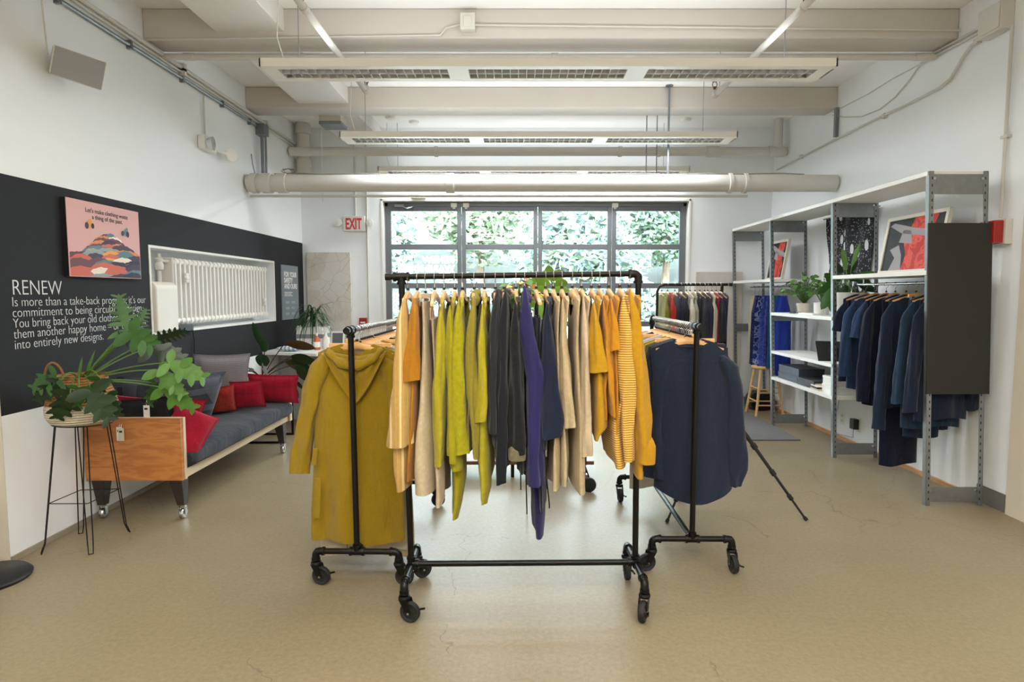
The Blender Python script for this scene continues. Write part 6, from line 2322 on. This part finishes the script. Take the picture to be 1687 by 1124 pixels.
# lower shelf
zl = .566
m_bx = plain('slate_blue_box', '#3b4350', .5)
for i, (x0, x1, y0, y1, z0, z1, mm, nm, lb) in enumerate([
        (2.90, 3.18, 6.30, 6.76, zl, zl + .07, m_bx, 'storage_box', 'slate blue box on the low shelf, lower of the stacked two'),
        (2.905, 3.17, 6.28, 6.76, zl + .071, zl + .15, m_bx, 'storage_box', 'slate blue box on the low shelf, upper of the stacked two'),
        (2.89, 3.16, 5.92, 6.27, zl, zl + .075, plain('dark_box', '#26282c', .5), 'storage_box', 'black flat box standing by slate blue boxes'),
        (2.90, 3.12, 5.56, 5.78, zl, zl + .08, m_shelfw, 'storage_box', 'white carton on the low shelf, lower one'),
        (2.90, 3.12, 5.57, 5.77, zl + .081, zl + .16, m_shelfw, 'storage_box', 'white carton on the low shelf, upper one')]):
    o = thing(nm, lb, 'box', ((x0 + x1) / 2, (y0 + y1) / 2, z0), 'boxes on the low shelf')
    MB().box(x0, x1, y0, y1, z0, z1 - .02).build('box_body', mm, o)
    MB().box(x0 - .003, x1 + .003, y0 - .003, y1 + .003, z1 - .0205, z1).build('lid', mm, o, bevel=.002)
rnd = random.Random(4)
for k in range(7):
    q = Vector((2.98 + rnd.uniform(-.02, .03), 5.88 + rnd.uniform(-.02, .03), zl + (.009 * k)))
    M = Matrix.Translation(q) @ Matrix.Rotation(rnd.uniform(-.25, .25), 4, 'Z')
    col_ = ('#e6e4df', '#c9b79d', '#dedcd8', '#3a3a3d')[k % 4]
    tag(MB().box(-.10, .11, -.08, .09, 0.0, .008, 0, M).build('paper_stack', plain('paper_%s' % col_[1:], col_, .8)), 'loose papers piled between the black box and the white cartons', 'papers', 'paper pile on the low shelf') if k < 6 else None
# outlet, adapter, cords
oc = at(1388, 692, x=XR)
t = thing('wall_outlet', 'white wall outlet low on right wall behind shelving', 'outlet', oc)
MB().box(XR - .006, XR, oc.y - .04, oc.y + .04, .16, .28).build('cover_plate', m_trimw, t, bevel=.003)
for z in (.195, .245):
    MB().box(XR - .008, XR - .006, oc.y - .018, oc.y + .018, z - .014, z + .014).build('socket', m_pipe, t)
oc = at(1413, 700, x=XR)
t = thing('power_adapter', 'black plug adapter with cord on right wall behind shelving', 'adapter', oc)
MB().box(XR - .06, XR - .006, oc.y - .035, oc.y + .04, .17, .27).build('adapter_body', m_black, t, bevel=.004)
MB().box(XR - .006, XR, oc.y - .06, oc.y + .03, .15, .29).build('cover_plate', m_trimw, t, bevel=.002)
MB().tube([(XR - .04, oc.y, .17), (XR - .03, oc.y + .02, .08), (XR - .03, oc.y + .3, .05), (XR - .03, oc.y + .45, .09), (XR - .02, oc.y + .35, .3), (XR - .02, oc.y + .30, .53)], .003, 6).build('cord', m_galvcon, t, smooth=True)

# stool
sx, sy_, sh = 3.06, 7.50, .61
s = thing('wooden_stool', 'round light wooden stool at the far end of shelving', 'stool', (sx, sy_, 0))
m_st = wood('stool_birch', '#cfa56b', '#dcb880', (30, 30, 4), .4)
MB().lathe([(.001, sh - .035), (.155, sh - .035), (.168, sh - .025), (.168, sh - .008), (.16, sh), (0, sh)], (sx, sy_, 0), 'z', 32).build('seat', m_st, s, smooth=35)
lg_ = []
for a, b_ in ((-1, -1), (1, -1), (1, 1), (-1, 1)):
    p0_, p1_ = Vector((sx + a * .095, sy_ + b_ * .095, sh - .03)), Vector((sx + a * .165, sy_ + b_ * .165, 0))
    MB().tube([p0_, p1_], [.019, .015], 12).build('leg', m_st, s, smooth=True)
    lg_.append((p0_, p1_))
for i in range(4):
    for u in ((.42, .68) if i % 2 else (.5, .76)):
        a, b_ = lg_[i], lg_[(i + 1) % 4]
        MB().cyl(a[0].lerp(a[1], u), b_[0].lerp(b_[1], u), .009, 8).build('rung', m_st, s, smooth=True)
# dark bag behind the stool, bottles
t = thing('black_bag', 'soft black bag on the floor behind stool legs', 'bag', (3.12, 7.82, 0))
blob_pad(2.98, 3.28, 7.72, 7.95, 0.002, .24, 3, 4, .02, 20, 14).build('bag_body', c_black, t, smooth=True)
for i, (x, y, h, c_, lb) in enumerate(((2.82, 7.86, .24, '#a8adb0', 'tall grey metal bottle on floor left of the stool'), (2.70, 7.90, .15, '#b9a58c', 'short brown bottle, left of the grey metal bottle'), (2.76, 7.97, .22, '#cfd3d6', 'clear bottle behind the grey metal bottle'))):
    t = thing('bottle', lb, 'bottle', (x, y, 0))
    MB().lathe([(.001, 0.0), (.034, 0), (.036, .01), (.036, h * .72), (.016, h * .88), (.015, h)], (x, y, 0), 'z', 18).build('bottle_body', plain('bottle_%s' % c_[1:], c_, .3, .3), t, smooth=True)
    MB().cyl((x, y, h), (x, y, h + .025), .017, 12).build('cap', m_black, t, smooth=True)
# mat
q0, q1 = at(1327, 727, z=.0), at(1232, 681, z=0)
mtm = cloth('grey_floor_mat', '#6c6a69', wr=.3, var=.15)
o = MB().box(1.75, q0.x - .04, q0.y + .02, 7.62, .001, .012).build('floor_mat', mtm, bevel=.003)
tag(o, 'dark grey rectangular floor mat in front of far shelving', 'mat')

# tripod behind the navy shirt
tp = thing('tripod', 'black telescopic tripod standing behind the navy shirt', 'tripod', (1.37, 4.15, 0))
ap = Vector((1.37, 4.13, .80))
MB().cyl(ap - Vector((0, 0, .15)), ap + Vector((0, 0, .32)), .013, 12).build('centre_column', m_black, tp, smooth=True)
MB().lathe([(0, -.03), (.035, -.025), (.04, 0), (.03, .03), (0, .035)], ap, 'z', 16).build('hub', m_black, tp, smooth=True)
hd = MB().box(ap.x - .03, ap.x + .03, ap.y - .03, ap.y + .03, ap.z + .32, ap.z + .36).cyl(ap + Vector((0, 0, .34)), ap + Vector((0, -.10, .30)), .007, 8)
hd.build('tripod_head', m_black, tp, bevel=.004)
for f in (at(1329, 858, z=0), at(1098, 862, z=0), Vector((1.55, 4.80, 0))):
    d = f - ap
    st = ap + d.normalized() * .03
    l_ = MB()
    for (u0, u1, r) in ((0, .40, .014), (.38, .62, .0115), (.60, .82, .0095), (.80, .985, .0075)):
        l_.cyl(st.lerp(f, u0), st.lerp(f, u1), r, 10)
    for u, r in ((.39, .019), (.61, .017), (.81, .015)):
        l_.cyl(st.lerp(f, u - .02), st.lerp(f, u + .02), r, 10)
    l_.cyl(st.lerp(f, .97), f + Vector((0, 0, .004)), .012, 10)
    l_.build('leg', m_black, tp, smooth=35)

# ------------------------------------------------------------------ plants and carts behind the middle rack
cx_ = at(853, 600, y=4.4).x
ps = thing('wire_plant_stand', 'tall black wire plant stand behind the middle rack', 'plant stand', (cx_, 4.4, 0))
for (px, py) in ((868, 848), (858, 808), (905, 838), (900, 806)):
    f = at(px, py, z=0)
    f.y = min(f.y, 4.62)
    a = Vector((cx_ + max(-.1, min(.1, (f.x - cx_) * .5)), 4.4 + (f.y - 4.4) * .5, 1.18))
    MB().tube([a, Vector((f.x, f.y, .03)), Vector((f.x, f.y - .01, .005))], .0045, 8).build('leg', m_blackmetal, ps, smooth=True)
MB().lathe([(.13, 0), (.14, 0), (.14, .012), (.0, .012)], (cx_, 4.4, 1.178), 'z', 28).build('top_tray', m_blackmetal, ps, smooth=35)
pot('flower_pot', 'dark pot on the wire stand behind the middle rack', (cx_, 4.4, 1.192), .08, .11, .17, plain('dark_glaze', '#3b3431', .4))
leafy('flowering_plant', 'orange and yellow leaved plant seen above the middle rack clothes', (cx_, 4.4, 1.35), .15, .27, 70, .06, .026, [plain('leaf_orange', '#d8742a', .5, var=.2), plain('leaf_yellow', '#d9b93a', .5, var=.2), m_leafl, plain('leaf_yellow', '#d9b93a')], 15)
fx_ = at(912, 600, y=5.0).x
pd = thing('plant_table', 'low wooden bench with plants behind the middle rack', 'bench', (.02, 5.0, 0))
m_walnut = wood('walnut', '#5e3d2a', '#7a513a', (3, 20, 20), .4)
zb2 = at(800, 752, y=5.0).z
MB().box(-.52, .62, 4.85, 5.15, zb2 - .03, zb2 + .0).build('bench_top', m_walnut, pd, bevel=.004)
for x, s_ in ((-.44, -1), (.54, 1)):
    for y in (4.88, 5.12):
        MB().tube([(x, y, zb2 - .03), (x + .04 * s_, y, 0.0)], .011, 10).build('leg', m_blackmetal, pd, smooth=True)
pot('flower_pot', 'large white pot on the bench behind the middle rack', (fx_, 5.0, zb2 + .001), .12, .15, .26, m_pot)
ff = thing('fiddle_leaf_plant', 'tall plant with big light green leaves behind the middle rack', 'plant', (fx_, 5.0, zb2 + .25))
cr = Vector((fx_, 5.0, zb2 + .25))
MB().tube([cr, Vector((fx_ - .02, 5.0, 1.1)), Vector((fx_, 5.0, 1.62))], [.012, .010, .006], 8).build('stem', m_stem, ff, smooth=True)
for (bx, by, tx, ty, w) in ((905, 470, 880, 452, .045), (906, 462, 904, 438, .04), (908, 462, 926, 446, .045), (910, 478, 940, 484, .05), (905, 482, 878, 478, .05), (912, 490, 948, 500, .055), (902, 492, 872, 498, .05), (900, 470, 870, 462, .04), (914, 470, 932, 462, .04), (908, 500, 930, 518, .05), (900, 500, 885, 520, .05)):
    b_, t_ = at(bx, by, y=5.0), at(tx, ty, y=4.95)
    MB().tube([Vector((fx_, 5.0, b_.z - .04)), b_], .003, 6).build('petiole', m_stem, ff)
    lf = MB()
    dd = t_ - b_
    blade(lf, b_, t_ + dd * .2, w, .02, 10, .25, 0, dd.cross(Vector((0, 1, .25))).normalized())
    lf.build('leaf', plain('fiddle_green', '#86b23c', .4, var=.2), ff, smooth=True)
# rolling cart with jeans behind creams
jc = at(975, 812, z=0)
ct = thing('rolling_cart', 'low rolling rack with one black wheel behind the cream coats', 'cart', (jc.x, jc.y, 0))
kx, ky = jc.x - .05, jc.y + .05
fk = MB().box(kx - .02, kx + .02, ky - .025, ky + .025, .04, .13)
fk.cyl((kx, ky, .13), (kx, ky, .20), .010, 10)
fk.build('caster_fork', m_galvcon, ct, bevel=.003)
MB().lathe([(0, -.014), (.05, -.014), (.055, -.008), (.055, .008), (.05, .014), (0, .014)], (kx + .03, ky - .03, .055), 'y', 26).build('wheel', m_rubber, ct, smooth=40)
MB().cyl((kx, ky, .20), (kx, ky, 1.49), .0145, 12).build('post', m_blackiron, ct, smooth=True)
MB().cyl((kx, ky, .20), (kx - .55, ky + .35, .20), .0145, 12).build('bottom_rail', m_blackiron, ct, smooth=True)
MB().cyl((kx - .55, ky + .35, .0), (kx - .55, ky + .35, 1.49), .0145, 12).build('post', m_blackiron, ct, smooth=True)
MB().cyl((kx, ky, 1.49), (kx - .55, ky + .35, 1.49), .0145, 12).build('top_bar', m_blackiron, ct, smooth=True)
